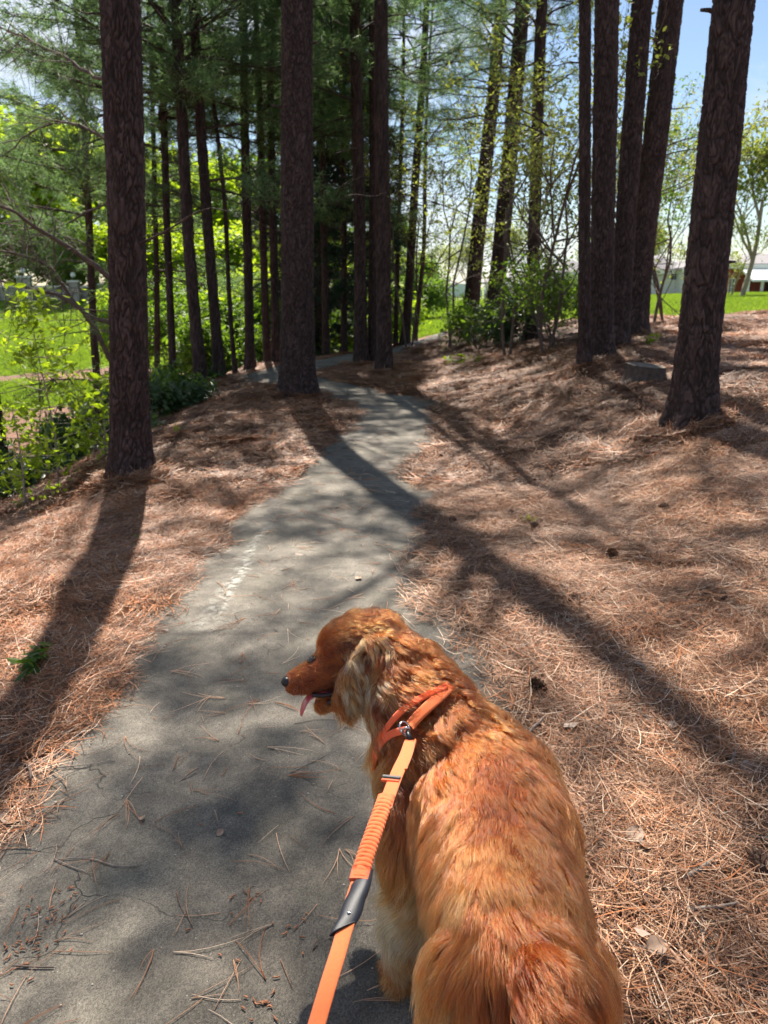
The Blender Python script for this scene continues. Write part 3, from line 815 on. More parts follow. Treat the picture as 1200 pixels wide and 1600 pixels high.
def pine(label, bx, by, Y, tx, wpx, hgt=17, group='tall pine trunks along the path', hero=0, crown=None, mat='needles', seed=0, name='pine_tree', bend=.02, yaw=None, extra=None, taper=.85, ty=0, knots=None):
    B, axis, rad = stem(bx, by, Y, tx, wpx, hgt, taper, ty, bend=bend, knots=knots)
    t = thing(name, label, 'tree', B, group)
    if hero:
        vs = np.concatenate([np.arange(-.25, hero, .0085), np.arange(hero, hgt, .22)])
        me = trunk_mesh(axis, rad, 176, vs, M['bark'], cell=(.038, .105), amp=.015, seed=seed + 1, origin=B)
    elif Y < 13:
        vs = np.concatenate([np.arange(-.25, 4.6, .017), np.arange(4.6, hgt, .3)])
        me = trunk_mesh(axis, rad, 96, vs, M['bark'], cell=(.045, .12), amp=.016, seed=seed + 1, origin=B)
    else:
        vs = np.concatenate([np.arange(-.3, 8, .055), np.arange(8, hgt, .4)])
        me = trunk_mesh(axis, rad, 36, vs, M['bark'], cell=(.06, .18), amp=.016, seed=seed + 1, origin=B)
    link('trunk', me, t)
    if crown is not None:
        lbm, ndm = crown_meshes(mat=mat, **crown)
        # the crown sits on the stem top: shift along the lean
        hmid = crown['h0']; off = axis(np.array([hmid]))[0] - B - np.array([0, 0, hmid])
        yw = rng.rand() * 6.28 if yaw is None else yaw
        for nm, me in (('branches', lbm), ('needles', ndm)):
            if me is None: continue
            o = link(nm, me, t); o.location = (off[0], off[1], 0); o.rotation_euler = (0, 0, yw); o['kind'] = 'stuff'
    return t, B, axis

HI = [dict(key=901, h0=8.0, h1=17.5, blen=3.0, nb=34, dens=.45, dead=7), dict(key=902, h0=8.8, h1=18, blen=3.2, nb=32, dens=.45, dead=9), dict(key=903, h0=9.2, h1=17, blen=2.7, nb=30, dens=.45, dead=6)]
MID = [dict(key=911, h0=3.4, h1=15, blen=2.6, nb=70, dens=1.45, dead=14, topcut=7.0), dict(key=912, h0=4.4, h1=15, blen=2.4, nb=66, dens=1.45, dead=18, topcut=7.4), dict(key=913, h0=2.7, h1=14, blen=2.3, nb=66, dens=1.45, dead=12, topcut=7.0)]
LOW = [dict(key=921, h0=1.0, h1=12, blen=1.6, nb=150, dens=1.9, dead=0, droop=.25, tn=14, wd=.009), dict(key=922, h0=.6, h1=11, blen=1.5, nb=150, dens=1.9, dead=0, droop=.3, tn=14, wd=.009)]
THIN = [dict(key=931, h0=4.4, h1=14, blen=2.3, nb=50, dens=.9, dead=26, droop=.05, wd=.004), dict(key=932, h0=3.6, h1=14, blen=2.4, nb=50, dens=.9, dead=30, droop=.05, wd=.004)]

# --- the three nearest pines
pine('thick pine trunk nearest on the left of the path, its shadow falling lower left', 205, 752, 6.15, 187, 58, 18, hero=3.9, crown=HI[0], seed=1, taper=.98, knots=[(-1, -.06), (0, 0), (3.5, .24), (5, .27), (7, .22), (18, .2)], group='big pines beside the path')
t2 = pine('broad pine trunk standing alone at the middle bend of the path', 465, 620, 10.8, 467, 52, 19, hero=5.4, crown=HI[1], seed=2, taper=.86, knots=[(-1, -.03), (0, 0), (5.3, .18), (7, .36), (12, .95), (19, 1.6)], group='big pines beside the path')
t3 = pine('rough barked pine leaning right, nearest on the right bank', 1076, 680, 6.2, 1150, 64, 18, hero=3.9, crown=HI[2], seed=3, taper=.72, group='big pines beside the path')
# --- the cluster on the right bank
pine('slim straight pine at the left front of the cluster on the right bank', 912, 588, 9.2, 913, 19, 17, crown=HI[1], seed=4, bend=.01, group='cluster of pines on the right bank')
pine('straight upright pine just right of the slimmest one in the right bank cluster', 938, 573, 9.8, 946, 37, 18, crown=HI[0], seed=5, taper=1.0, group='cluster of pines on the right bank')
pine('leaning pine second from the right in the right bank cluster', 964, 553, 10.6, 1003, 32, 18, crown=HI[2], seed=6, taper=1.0, group='cluster of pines on the right bank')
t7 = pine('most tilted pine at the right side of the right bank cluster', 988, 533, 12, 1047, 38, 18, crown=HI[1], seed=7, taper=1.0, group='cluster of pines on the right bank')
# --- centre cluster at the bend
pine('straight pine at the left of the three close trunks in the centre', 564, 572, 15.4, 556, 20, 18, crown=MID[1], seed=8, group='pines in the centre beyond the bend')
pine('pine between its two neighbours in the centre trio', 583, 571, 15.6, 584, 17, 18, crown=HI[0], seed=9, group='pines in the centre beyond the bend')
t10 = pine('thickest pine of the centre trio, set a step nearer with a flared foot', 600, 586, 13.7, 597, 24, 18, crown=HI[2], seed=10, group='pines in the centre beyond the bend')
pine('very thin pine right of the centre trio', 618, 530, 22, 632, 7, 15, crown=THIN[0], seed=11, group='pines in the centre beyond the bend')
pine('dark pine leaning right behind the very thin one', 633, 528, 22, 669, 14, 17, crown=THIN[1], seed=12, group='pines in the centre beyond the bend')
pine('thin crooked young pine beside the far curve of the path', 648, 520, 25, 684, 7, 12, crown=dict(key=941, h0=2.2, h1=12, blen=1.9, nb=60, dens=.6, dead=12), seed=13, bend=.12, group='pines in the centre beyond the bend')
pine('pine leaning right at the far end of the path, by the young holly', 733, 512, 21.5, 784, 24, 18, crown=THIN[0], seed=14, group='pines at the far end of the path')
t14 = pine('broad leaning pine with leafy shoots around its foot', 768, 527, 17.8, 819, 27, 18, crown=THIN[1], seed=15, group='pines at the far end of the path')
pine('reddish pine standing in the brush left of the right bank cluster', 829, 533, 15.5, 848, 20, 17, crown=THIN[0], seed=16, group='pines at the far end of the path')
# --- the left rank beyond the mound
pine('pine at the left end of the rank beyond the mound', 314, 590, 13.6, 268, 19, 16, crown=MID[0], seed=17, bend=.05, group='rank of pines beyond the mound')
pine('pine second in the rank beyond the mound, leaning left', 343, 583, 13.9, 301, 17, 16, crown=MID[2], seed=18, group='rank of pines beyond the mound')
pine('spindly dark young pine with a crook, in the rank beyond the mound', 368, 577, 15, 326, 7, 8.2, crown=None, seed=19, bend=.10, ty=160, group='rank of pines beyond the mound')
pine('clean straight pine standing clear in the rank beyond the mound', 390, 571, 15.8, 381, 15, 17, crown=MID[1], seed=20, group='rank of pines beyond the mound')
pine('dark pine half hidden just left of its straight neighbour beyond the mound', 418, 566, 17.5, 398, 12, 16, crown=MID[0], seed=21, group='rank of pines beyond the mound')
pine('slender pine right beside the half hidden one beyond the mound', 431, 565, 16.6, 422, 13, 16, crown=MID[2], seed=22, group='rank of pines beyond the mound')
pine('greyish thin pine seen just right of the broad middle trunk', 509, 553, 18.6, 502, 11, 16, crown=MID[1], seed=23, group='rank of pines beyond the mound')
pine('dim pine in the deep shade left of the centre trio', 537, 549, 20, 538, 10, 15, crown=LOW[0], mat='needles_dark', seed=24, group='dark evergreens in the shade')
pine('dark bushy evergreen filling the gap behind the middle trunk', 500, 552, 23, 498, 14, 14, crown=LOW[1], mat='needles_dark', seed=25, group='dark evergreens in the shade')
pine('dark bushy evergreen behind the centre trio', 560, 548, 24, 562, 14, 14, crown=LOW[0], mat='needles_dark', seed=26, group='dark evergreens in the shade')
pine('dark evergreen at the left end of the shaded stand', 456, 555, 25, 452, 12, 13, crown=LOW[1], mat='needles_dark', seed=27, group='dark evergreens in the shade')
# --- in the ravine on the left
pine('hazy pine rising from the ravine behind the nearest left trunk', 272, 640, 15, 252, 12, 15, crown=MID[0], seed=28, group='pines in the ravine')
pine('thin pine deep in the ravine left of the rank', 246, 640, 19, 238, 9, 14, crown=MID[2], seed=29, group='pines in the ravine')
pine('pine at the far left edge of the picture, only its foot in view', -16, 672, 9.0, -95, 40, 15, crown=HI[1], seed=30, group='pines in the ravine')
pine('tall pine beyond the ravine with grey green boughs reaching left', 150, 610, 18, 120, 12, 15, crown=MID[0], seed=31, group='pines in the ravine')

def boughs(tr, targets, hh, seed):  # added unseen boughs, set sunward of ground targets to cast shadow there
    t, B, axis = tr; r_ = np.random.RandomState(seed); S_ = np.array(SUN)
    for k, (px, py, rad, nt_) in enumerate(targets):
        g0 = on_ground(px, py); h = hh + r_.uniform(-1, 1); C = g0 + S_ * (h / S_[2]); p0 = axis(np.array([h + g0[2] - B[2] - .9]))[0]
        q = spline(np.array([p0, p0 * .6 + C * .4 + [0, 0, .25], C, C + (C - p0) * rad * .25]), .25); mb = MB(); mb.tube(q, np.linspace(.035, .006, len(q)), 6)
        pos = C + r_.normal(0, 1, (nt_, 3)) * [rad, rad * .55, .25]
        for z in pos[::4]: mb.tube([C + (z - C) * .1 + r_.normal(0, .03, 3), (C + z) / 2 + [0, 0, .05], z], [.006, .004, .002], 3, cap=False)
        nd = MB(); tufts(nd, pos, np.tile([0, 0, .3], (nt_, 1)) + r_.normal(0, .5, (nt_, 3)), r_, n=13, wd=.006, shade=r_.rand(nt_))
        b_ = link('bough', mb.mesh('bough', M['bark_far'], origin=B), t); b_['kind'] = 'stuff'; o = link('shadow_bough_needles', nd.mesh('shadow_bough_needles', M['needles'], smooth=False, origin=B, col=True), b_); o['kind'] = 'stuff'
boughs(t10, [(760, 640, .8, 60), (850, 690, .9, 70), (720, 705, .6, 45), (930, 655, .7, 50), (560, 840, .5, 30), (800, 740, .5, 35)], 11, 5)
def stub(tr, h, a, l, r):
    t, B, axis = tr; p = axis(np.array([h]))[0]; d = np.array([math.cos(a), math.sin(a), .25]); q = np.array([p + d * .1, p + d * (.1 + l * .5) + [0, 0, .01], p + d * (.1 + l)])
    link('branch_stub', MB().tube(q, [r, r * .8, r * .55], 8).mesh('branch_stub', M['bark_far'], origin=B), t)
stub(t7, 3.9, -2.6, .30, .022); stub(t3, 2.9, 2.9, .12, .02); stub(t3, 1.2, -.3, .10, .016); stub(t2, 3.6, -2.9, .22, .022); stub(t2, 4.3, -.4, .2, .02)
boughs(t2, [(330, 1078, .55, 55), (200, 1085, .40, 35), (480, 1098, .45, 40), (400, 1300, .50, 60), (280, 1335, .40, 45), (540, 1330, .4, 40), (520, 1480, .35, 40), (150, 1270, .3, 25), (440, 830, .5, 25)], 11, 9)
boughs(t14, [(1050, 640, .8, 60), (1150, 590, .9, 60), (760, 610, .7, 50), (900, 560, .9, 50), (1180, 680, .7, 50), (1000, 700, .8, 60), (820, 600, .8, 60), (1120, 800, .6, 40), (900, 610, .7, 50)], 12, 6)
# trees outside the frame that shade it: behind the camera and to the sides are left out; upslope on the right one more
def off_pine(label, x, y, r, seed, crown):
    B = np.array([x, y, H(x, y)])
    t = thing('pine_tree', label, 'tree', B, 'pines just outside the view')
    axis = lambda v: np.stack([B[0] + 0 * v, B[1] + 0 * v, B[2] + v], -1)
    link('trunk', trunk_mesh(axis, lambda v: r * np.interp(v, [0, 17], [1, .2]), 24, np.arange(-.3, 16, .4), M['bark'], relief=False, origin=B), t)
    for nm, me in zip(('branches', 'needles'), crown_meshes(**crown)):
        o = link(nm, me, t); o.rotation_euler = (0, 0, seed); o['kind'] = 'stuff'

# --- boughs with bare limbs reaching left behind the nearest trunk
def bough_pine():
    B = P(215, 640, 8.6); B[2] = H(B[0], B[1])
    t = thing('pine_tree', 'slim pine hidden behind the nearest left trunk, bare limbs reaching left', 'tree', B, 'pines in the ravine')
    T = P(196, 0, 8.6); d = (T - B) / (T[2] - B[2])
    ax = lambda v: B + np.multiply.outer(np.asarray(v, float), d)
    link('trunk', trunk_mesh(ax, lambda v: .085 * np.interp(v, [0, 13], [1, .2]), 32, np.arange(-.3, 13, .08), M['bark'], cell=(.05, .13), amp=.01, origin=B, seed=77), t)
    r_ = np.random.RandomState(61); nd = MB(); TP, TD = [], []
    limbs = [([(205, 590), (172, 560), (150, 515), (110, 470), (60, 452), (0, 438), (-40, 425)], 8.5, 7.6, .030),
             ([(205, 512), (172, 505), (130, 488), (95, 442), (62, 408), (0, 392), (-50, 380)], 8.6, 8.0, .026),
             ([(203, 460), (168, 430), (112, 388), (60, 358), (20, 330), (-20, 318)], 8.5, 7.4, .034),
             ([(200, 300), (150, 325), (100, 352), (40, 375), (0, 383), (-40, 390)], 8.6, 9.0, .014),
             ([(205, 610), (160, 600), (110, 590), (60, 598), (10, 606)], 8.5, 7.9, .012),
             ([(202, 250), (160, 215), (110, 190), (60, 200), (10, 240)], 8.6, 9.4, .02),
             ([(200, 130), (150, 120), (100, 90), (40, 60), (-30, 30)], 8.6, 9.4, .022)]
    for k, (px, y0, y1, r) in enumerate(limbs):
        q = spline(np.array([P(a, b, y0 + (y1 - y0) * i / (len(px) - 1)) for i, (a, b) in enumerate(px)]), .12)
        mb = MB(); q = q + r_.normal(0, .008, q.shape); mb.tube(q, np.linspace(r, r * .3, len(q)), 8)
        for w_ in range(26):
            i0 = r_.randint(4, len(q) - 2); dd = r_.normal(0, 1, 3); dd[1] *= .8; dd /= np.linalg.norm(dd); l2 = r_.uniform(.2, .8)
            e = q[i0] + dd * l2 + np.array([-.12, 0, -.08]); m_ = (q[i0] + e) / 2 + r_.normal(0, .05, 3)
            mb.tube([q[i0], m_, e], [.006, .004, .002], 4, cap=False)
            e2 = m_ + r_.normal(0, .18, 3); mb.tube([m_, e2], [.003, .0015], 3, cap=False)
            if r_.rand() < .75:
                for g_ in (.5, .75, 1.0): TP.append(q[i0] + (e - q[i0]) * g_ + r_.normal(0, .03, 3)); TD.append(dd)
                TP.append(e2); TD.append(dd)
        link('limb', mb.mesh('limb', M['twig'], origin=B), t)
    tufts(nd, np.array(TP), np.array(TD), r_, n=12, L_=.13, wd=.0022, shade=.45 + .4 * r_.rand(len(TP)))
    o = link('needles', nd.mesh('needles', M['needles'], smooth=False, origin=B, col=True), t); o['kind'] = 'stuff'
bough_pine()

# --- broadleaf plants --------------------------------------------------------
def grow(r_, p, d, ln, r, depth, mb, tips, spread=.55, up=.15, sides=(2, 4), seg=5):
    pts = [np.array(p, float)]; d = np.array(d, float)
    for k in range(seg):
        d = d + r_.normal(0, .13, 3) + np.array([0, 0, up * .12]); d /= np.linalg.norm(d)
        pts.append(pts[-1] + d * ln / seg)
    pts = np.array(pts); mb.tube(pts, np.linspace(r, r * .55, seg + 1), 6 if depth > 1 else 4, cap=False)
    if depth == 0:
        tips.append((pts[-1], d)); tips.append((pts[seg // 2 + 1], d)); return
    for k in range(r_.randint(*sides) + 1):
        i0 = r_.randint(seg // 2, seg + 1); dd = d + r_.normal(0, spread, 3); dd[2] = dd[2] * .8 + up; dd /= np.linalg.norm(dd)
        grow(r_, pts[i0], dd, ln * r_.uniform(.5, .78), r * .55, depth - 1, mb, tips, spread, up, sides, seg)

def leaves(mb, tips, r_, n=6, size=.05, spread=.09, flat=.5, fold=.25, drop=0, shape='leaf'):
    pos = np.repeat(np.array([t[0] for t in tips]), n, 0) + r_.normal(0, spread, (len(tips) * n, 3)); m = len(pos)
    nrm = r_.normal(0, 1, (m, 3)); nrm[:, 2] += flat * 2; nrm /= np.linalg.norm(nrm, axis=1)[:, None]
    a = np.cross(nrm, r_.normal(0, 1, (m, 3))); a /= np.linalg.norm(a, axis=1)[:, None]; b = np.cross(nrm, a)
    s = size * r_.uniform(.55, 1.2, (m, 1)); a_ = a * s; b_ = b * s * .42; dn = nrm * s * fold
    # two halves folded along the midrib: 6 points
    V = np.stack([pos - a_, pos - a_ * .2 + b_ - dn * .4, pos + a_ * .45 + b_ * .75 - dn * .4, pos + a_, pos + a_ * .45 - b_ * .75 - dn * .4, pos - a_ * .2 - b_ - dn * .4], 1).reshape(-1, 3)
    base = (np.arange(m) * 6)[:, None]
    F = np.concatenate([base + np.array([0, 1, 2, 3]), base + np.array([0, 3, 4, 5])])
    c = np.repeat(np.repeat(r_.rand(len(tips)), n)[:, None] * .6 + .4 * r_.rand(m, 1), 6, 0).repeat(3, 1)
    mb.add(V, F); mb.c[-1] = c

def plant(name, label, cat, base, hgt, seed, leafmat='lime', stems=3, depth=3, n=6, size=.05, spread=.09, group=None, barkmat='twig', r=.012, up=.3, width=.35, sides=(2, 4), sp=.55):
    r_ = np.random.RandomState(seed); t = thing(name, label, cat, base, group); tips = []
    for k in range(stems):
        wb = MB()
        a = r_.rand() * 6.28
        grow(r_, np.array([.04 * math.cos(a) * stems, .04 * math.sin(a) * stems, -.04]), (math.cos(a) * width, math.sin(a) * width, 1), hgt * r_.uniform(.42, .6), r, depth, wb, tips, up=up, sides=sides, spread=sp)
        link('stem', wb.mesh('stem', M[barkmat]), t)
    lm = MB(); leaves(lm, tips, r_, n, size, spread); o = link('foliage', lm.mesh('foliage', M[leafmat], smooth=False, col=True), t); o['kind'] = 'stuff'
    return t
def gp(px, py, Y=None):
    if Y is None: q = on_ground(px, py); return q
    q = P(px, py, Y); q[2] = H(q[0], q[1]); return q

# bright sapling in front of the ravine, in whorls of leaves up one stem
def sapling(label, bpx, bpy, Y, top, hspread, seed, tiers, leafmat='lime', size=.044):
    r_ = np.random.RandomState(seed); B = P(bpx, bpy, Y); B[2] = H(B[0], B[1]); t = thing('sapling', label, 'sapling', B, None)
    Hh = P(bpx, top, Y)[2] - B[2]; wb = MB(); tips = []
    for s_ in (0,):
        z = np.linspace(0, Hh * (1 - s_ * 4), 14); st = np.stack([s_ + .03 * np.sin(z * 3 + s_ * 50), .02 * np.cos(z * 2.3), z], -1); wb.tube(st, np.linspace(.011, .003, 14), 6)
    for k in range(tiers):
        f = (k + .5) / tiers; zz = Hh * (.07 + .93 * f); c0 = np.array([.03 * math.sin(zz * 3), .02 * math.cos(zz * 2.3), zz]); 
        for q in range(r_.randint(3, 6)):
            a = r_.rand() * 6.28; l = hspread * r_.uniform(.45, 1.0) * (1 - .55 * abs(f - .38) / .62); e = c0 + np.array([math.cos(a) * l, math.sin(a) * l, l * r_.uniform(.05, .5)])
            m_ = (c0 + e) / 2 + np.array([0, 0, -.03]); wb.tube([c0, m_, e], [.004, .003, .0015], 4, cap=False)
            for g_ in (.45, .65, .82, 1.0, 1.05): tips.append((c0 + (e - c0) * g_ + r_.normal(0, .02, 3), e - c0))
    link('stem', wb.mesh('stem', M['twig_pale']), t); lm = MB(); leaves(lm, tips, r_, 4, size, .05, flat=.7); o = link('foliage', lm.mesh('foliage', M[leafmat], smooth=False, col=True), t); o['kind'] = 'stuff'
sapling('tall lime green sapling with tiers of leaves left of the nearest trunk', 88, 752, 6.6, 462, .48, 5, 11)
sapling('lime leafy shoot partly hidden behind the nearest left trunk', 165, 735, 7.2, 585, .40, 6, 5)
sapling('wispy sapling at the left edge, lowest of the lime ones', 34, 770, 6.2, 640, .34, 8, 5, size=.035)

# shrubs along the ravine
sh = [(10, 740, 7.6, .8, 'leaf_dark', 'dark low shrub at the left edge of the picture'), (60, 705, 9.0, .7, 'leaf_dark', 'dark shrub behind the tallest lime sapling'), (160, 700, 8.8, .9, 'leaf_dark', 'dark green shrub close behind the nearest left trunk'),
      (245, 655, 10.6, 1.0, 'leaf_dark', 'dark shrub at the right foot of the nearest left trunk'), (270, 610, 12.2, 1.1, 'leaf_mid', 'green shrub on the ravine lip below the hazy pine'), (300, 600, 14.0, .9, 'leaf_dark', 'dark shrub at the foot of the leftmost ranked pine'),
      (120, 640, 13, .8, 'leaf_mid', 'mid green shrub down in the ravine'), (225, 600, 16, 1.5, 'leaf_mid', 'tall green shrub across the ravine'), (150, 590, 19, 1.0, 'leaf_dark', 'dark shrub by the bare stream bank')]
for k, (a, b, Y, h_, m_, lab) in enumerate(sh): plant('shrub', lab, 'shrub', gp(a, b, Y), h_ * .5, 700 + k, m_, stems=9, depth=2, n=12, size=.05, spread=.09, width=.8, group='shrubs along the ravine')
# bright thicket behind the rank
th_ = [(300, 22, 4.2), (335, 24, 3.6), (352, 20, 2.4), (372, 26, 4.8), (405, 22, 3.4), (408, 27, 5.0), (452, 24, 3.0), (470, 27, 4.4), (520, 27, 2.6), (545, 30, 3.2), (262, 26, 5.0), (230, 28, 4.2), (590, 33, 3.2), (600, 30, 2.2), (655, 40, 3.4)]
for k, (px, Y, h_) in enumerate(th_):
    plant('understory_tree', 'bright leafy understory tree, %s from the left in the thicket behind the pines' % ['eleventh', 'third', 'fourth', 'fifth', 'sixth', 'seventh', 'eighth', 'ninth', 'tenth', 'twelfth', 'second', 'first', 'thirteenth', 'fourteenth', 'fifteenth'][k], 'tree', gp(px, 560, Y), h_ * .62, 800 + k, 'lime' if k % 2 else 'leaf_mid', stems=5, depth=3, n=13, size=.095, spread=.2, width=.45, r=.025, group='bright thicket behind the pines')

# holly and brush left of the right cluster
br = [(862, 548, 12.4, 3.0, 'leaf_mid', 'leafy brush with upright stems left of the right cluster'), (880, 545, 13.2, 1.9, 'leaf_mid', 'green brush touching the slim pine of the right cluster'), (765, 560, 15, 1.2, 'leaf_dark', 'glossy dark holly at the foot of the leaning pines'),
      (750, 548, 16, 1.5, 'leaf_mid', 'loose green shrub on the path side of the leaning pines'), (800, 545, 15.4, 1.6, 'leaf_dark', 'dark shrub between the broad leaning pine and the reddish pine'), (890, 520, 19, 2.4, 'leaf_mid', 'brush seen behind the right cluster')]
for k, (a, b, Y, h_, m_, lab) in enumerate(br): plant('shrub', lab, 'shrub', gp(a, b, Y), h_ * .62, 740 + k, m_, stems=3 if h_ > 2.4 else 5, depth=3, n=4, size=.045, spread=.10, width=.35, r=.013, group='brush on the right of the path')

# thin spring trees with pale new leaves crossing the centre
sp_ = [(792, 548, 13.2, 5.6, 'leaf_pale', 'slender tree with pale new leaves rising before the leaning pines', .55), (705, 545, 17, 6.4, 'leaf_pale', 'thin twiggy tree with sparse pale leaves by the far path', .5), (850, 540, 12.8, 5.0, 'leaf_pale', 'twiggy spring tree left of the right cluster', .6),
       (1015, 515, 15, 4.6, 'leaf_mid', 'open spring tree between the right cluster and the near right pine', .5), (1042, 500, 18, 5.4, 'leaf_pale', 'sparse leafed tree behind the stump', .5), (640, 530, 19, 6.8, 'leaf_pale', 'twiggy tree with pale dots of leaf behind the centre trio', .5)]
for k, (a, b, Y, h_, m_, lab, wd_) in enumerate(sp_): plant('spring_tree', lab, 'tree', gp(a, b, Y), h_, 760 + k, m_, stems=2, depth=4, n=6, size=.042, spread=.07, width=.18, r=.03, up=.35, sides=(2, 4), sp=.75, group='thin spring trees')

# --- far trees -----------------------------------------------------------------
FT = {}
def far_tree(label, px, Y, hgt, kind, cat_group, wid=1.0):
    x = (px - 600) / 1200 * (Y * CT + .0); z = H(x, Y); key = kind
    if key not in FT:
        r_ = np.random.RandomState(50 + len(FT)); wb = MB(); tips = []; bare = kind.startswith('bare')
        grow(r_, (0, 0, -.1), (0, 0, 1), 3.6, .11 if bare else .2, 6 if bare else 5, wb, tips, spread=.5 if bare else .7, up=.38 if bare else .25, sides=(1, 4) if bare else (2, 3), seg=5)
        lm = MB()
        if bare: leaves(lm, tips[::2], r_, 3, .12, .3)
        else: leaves(lm, tips, r_, 14, .20 if kind != 'pine' else .2, .42)
        FT[key] = (wb.mesh('trunk', M['twig_pale' if bare else 'bark_grey']), lm.mesh('foliage', M[{'l': 'lime', 'm': 'leaf_mid', 'b': 'leaf_pale', 'd': 'leaf_dark'}[kind[0]]], smooth=False, col=True), max(t[0][2] for t in tips))
    a, b, top = FT[key]; t = thing('broadleaf_tree' if kind[0] != 'b' else 'bare_tree', label, 'tree', (x, Y, z), cat_group)
    s = hgt / top; t.location.z -= (hgt * .22 if hgt <= 7 else 0); yw = rng.rand() * 6.28
    for nm, me in (('trunk', a), ('foliage', b)):
        o = link(nm, me, t); o.scale = (s * wid, s * wid, s); o.rotation_euler = (0, 0, yw)
        if nm == 'foliage': o['kind'] = 'stuff'
gl = 'trees beyond the left lawn'
for px, Y, h_, kd, lab in [(-60, 68, 15, 'lime_a', 'sunlit lime green tree at the far left beyond the stone wall'), (20, 72, 14.5, 'lime_b', 'rounded lime tree above the left stone pillar'), (85, 66, 12.5, 'lime_a', 'yellow green tree above the middle of the stone wall'), (150, 75, 14, 'lime_b', 'lime tree just left of the nearest trunk'),
                       (235, 70, 11, 'lime_a', 'bright far tree right of the nearest left trunk'), (290, 74, 12, 'lime_b', 'bright far tree behind the leftmost ranked pines'), (350, 68, 10, 'lime_a', 'bright far tree behind the spindly young pine'), (410, 72, 11, 'mid_a', 'green far tree left of the middle trunk'), (520, 70, 9, 'mid_b', 'green far tree in the gap right of the middle trunk')]:
    far_tree(lab, px, Y, h_, kd, gl, 1.15)
for px, Y, h_, kd, lab in [(-30, 62, 6.5, 'lime_b', 'low lime tree by the left end of the stone wall'), (62, 64, 6, 'lime_a', 'low lime tree behind the tall stone pillar'), (140, 63, 6.5, 'mid_a', 'low green tree behind the right end of the stone wall'), (190, 60, 6.5, 'lime_b', 'low bright tree hidden by the nearest left trunk'),
        (222, 56, 6.5, 'lime_a', 'low bright tree showing right of the nearest left trunk'), (262, 58, 7, 'lime_b', 'low bright tree behind the hazy pine'), (300, 55, 6, 'lime_a', 'low bright tree behind the leftmost ranked pine'), (335, 60, 7, 'mid_b', 'low green tree behind the second ranked pine'), (372, 56, 6.5, 'lime_b', 'low bright tree behind the spindly pine'),
        (408, 59, 6.5, 'lime_a', 'low bright tree behind the straight ranked pine'), (450, 57, 6, 'lime_b', 'low bright tree left of the broad middle trunk'), (520, 58, 5.5, 'lime_a', 'low bright tree right of the broad middle trunk'), (610, 70, 5.5, 'lime_b', 'low bright tree between the centre trunks'), (665, 90, 5, 'mid_a', 'low green tree left of the parked car')]:
    far_tree(lab, px, Y, h_, kd, gl, 1.25)
for k, (px, Y, h_, kd) in enumerate([(-130, 70, 14, 'lime_b'), (-210, 66, 13, 'mid_a'), (-300, 72, 14, 'lime_a'), (-400, 68, 13, 'mid_b'), (-520, 72, 15, 'lime_b'), (-170, 60, 6.5, 'lime_a'), (-260, 62, 6.5, 'mid_b'), (-350, 60, 6.5, 'lime_a'), (-460, 62, 6.5, 'lime_b')]):
    far_tree('leafy tree beyond the left lawn, outside the left edge of the picture', px, Y, h_, kd, 'trees beyond the lawn left of the view', 1.2)
for k, (x, y) in enumerate([(-6.4, 7.2), (-7.4, 9.5), (-6.2, 10.4), (-9, 12), (-8.2, 7.0)]):
    plant('shrub', 'ravine shrub standing outside the left edge of the picture', 'shrub', (x, y, H(x, y)), .5, 720 + k, 'leaf_dark' if k % 2 else 'leaf_mid', stems=7, depth=2, n=10, size=.05, spread=.09, width=.8, group='ravine shrubs left of the view')
gr = 'trees around the houses'
for px, Y, h_, kd, lab in [(625, 95, 8, 'mid_a', 'far green tree behind the centre trunks'), (690, 105, 9, 'bare_a', 'hazy bare tree above the parked car'), (725, 100, 7.5, 'bare_b', 'far bare tree beside the leaning pines'), (800, 96, 9.5, 'bare_b', 'bare far tree over the white porch house'), (900, 100, 9, 'bare_a', 'bare far tree behind the right cluster'),
                       (1010, 88, 8.5, 'bare_b', 'bare tree rising behind the white house'), (1060, 90, 8, 'bare_a', 'bare tree behind the right gable of the white house')]:
    far_tree(lab, px, Y, h_, kd, gr, 1.0)
far_tree('tall bare spring tree on the lawn before the brick house', 1160, 50, 11.5, 'bare_b', 'bare trees on the right lawn', .9)
far_tree('smaller bare tree left of the tall one on the right lawn', 1138, 52, 6.5, 'bare_a', 'bare trees on the right lawn', .8)
far_tree('bare tree at the right edge of the picture', 1225, 48, 10, 'bare_b', 'bare trees on the right lawn', .9)
# ================================================================ buildings and walls
M['white_wall'] = simple('white_render', (.78, .77, .74), .8, noise=.05)
M['white_trim'] = simple('white_trim', (.82, .82, .80), .6)
M['roof_grey'] = simple('grey_shingle', (.20, .19, .20), .9, noise=.2, nscale=5)
M['roof_pale'] = simple('pale_metal_roof', (.62, .66, .66), .45, noise=.05)
M['glass'] = simple('window_glass', (.08, .12, .15), .08, spec=.8)
M['dark_door'] = simple('dark_opening', (.06, .04, .035), .7)
M['stone'] = simple('wall_stone', (.33, .31, .28), .9, noise=.3, nscale=3)
M['stone_cap'] = simple('pale_cap_stone', (.68, .67, .62), .8, noise=.08)
M['globe'] = simple('white_globe', (.85, .85, .85), .3)
M['metal_dark'] = simple('dark_metal', (.03, .03, .035), .4, .6)
M['concrete'] = simple('concrete', (.48, .47, .44), .9, noise=.1)
M['brick'] = simple('red_brick_wall', (.34, .085, .055), .9, noise=.3, nscale=6)

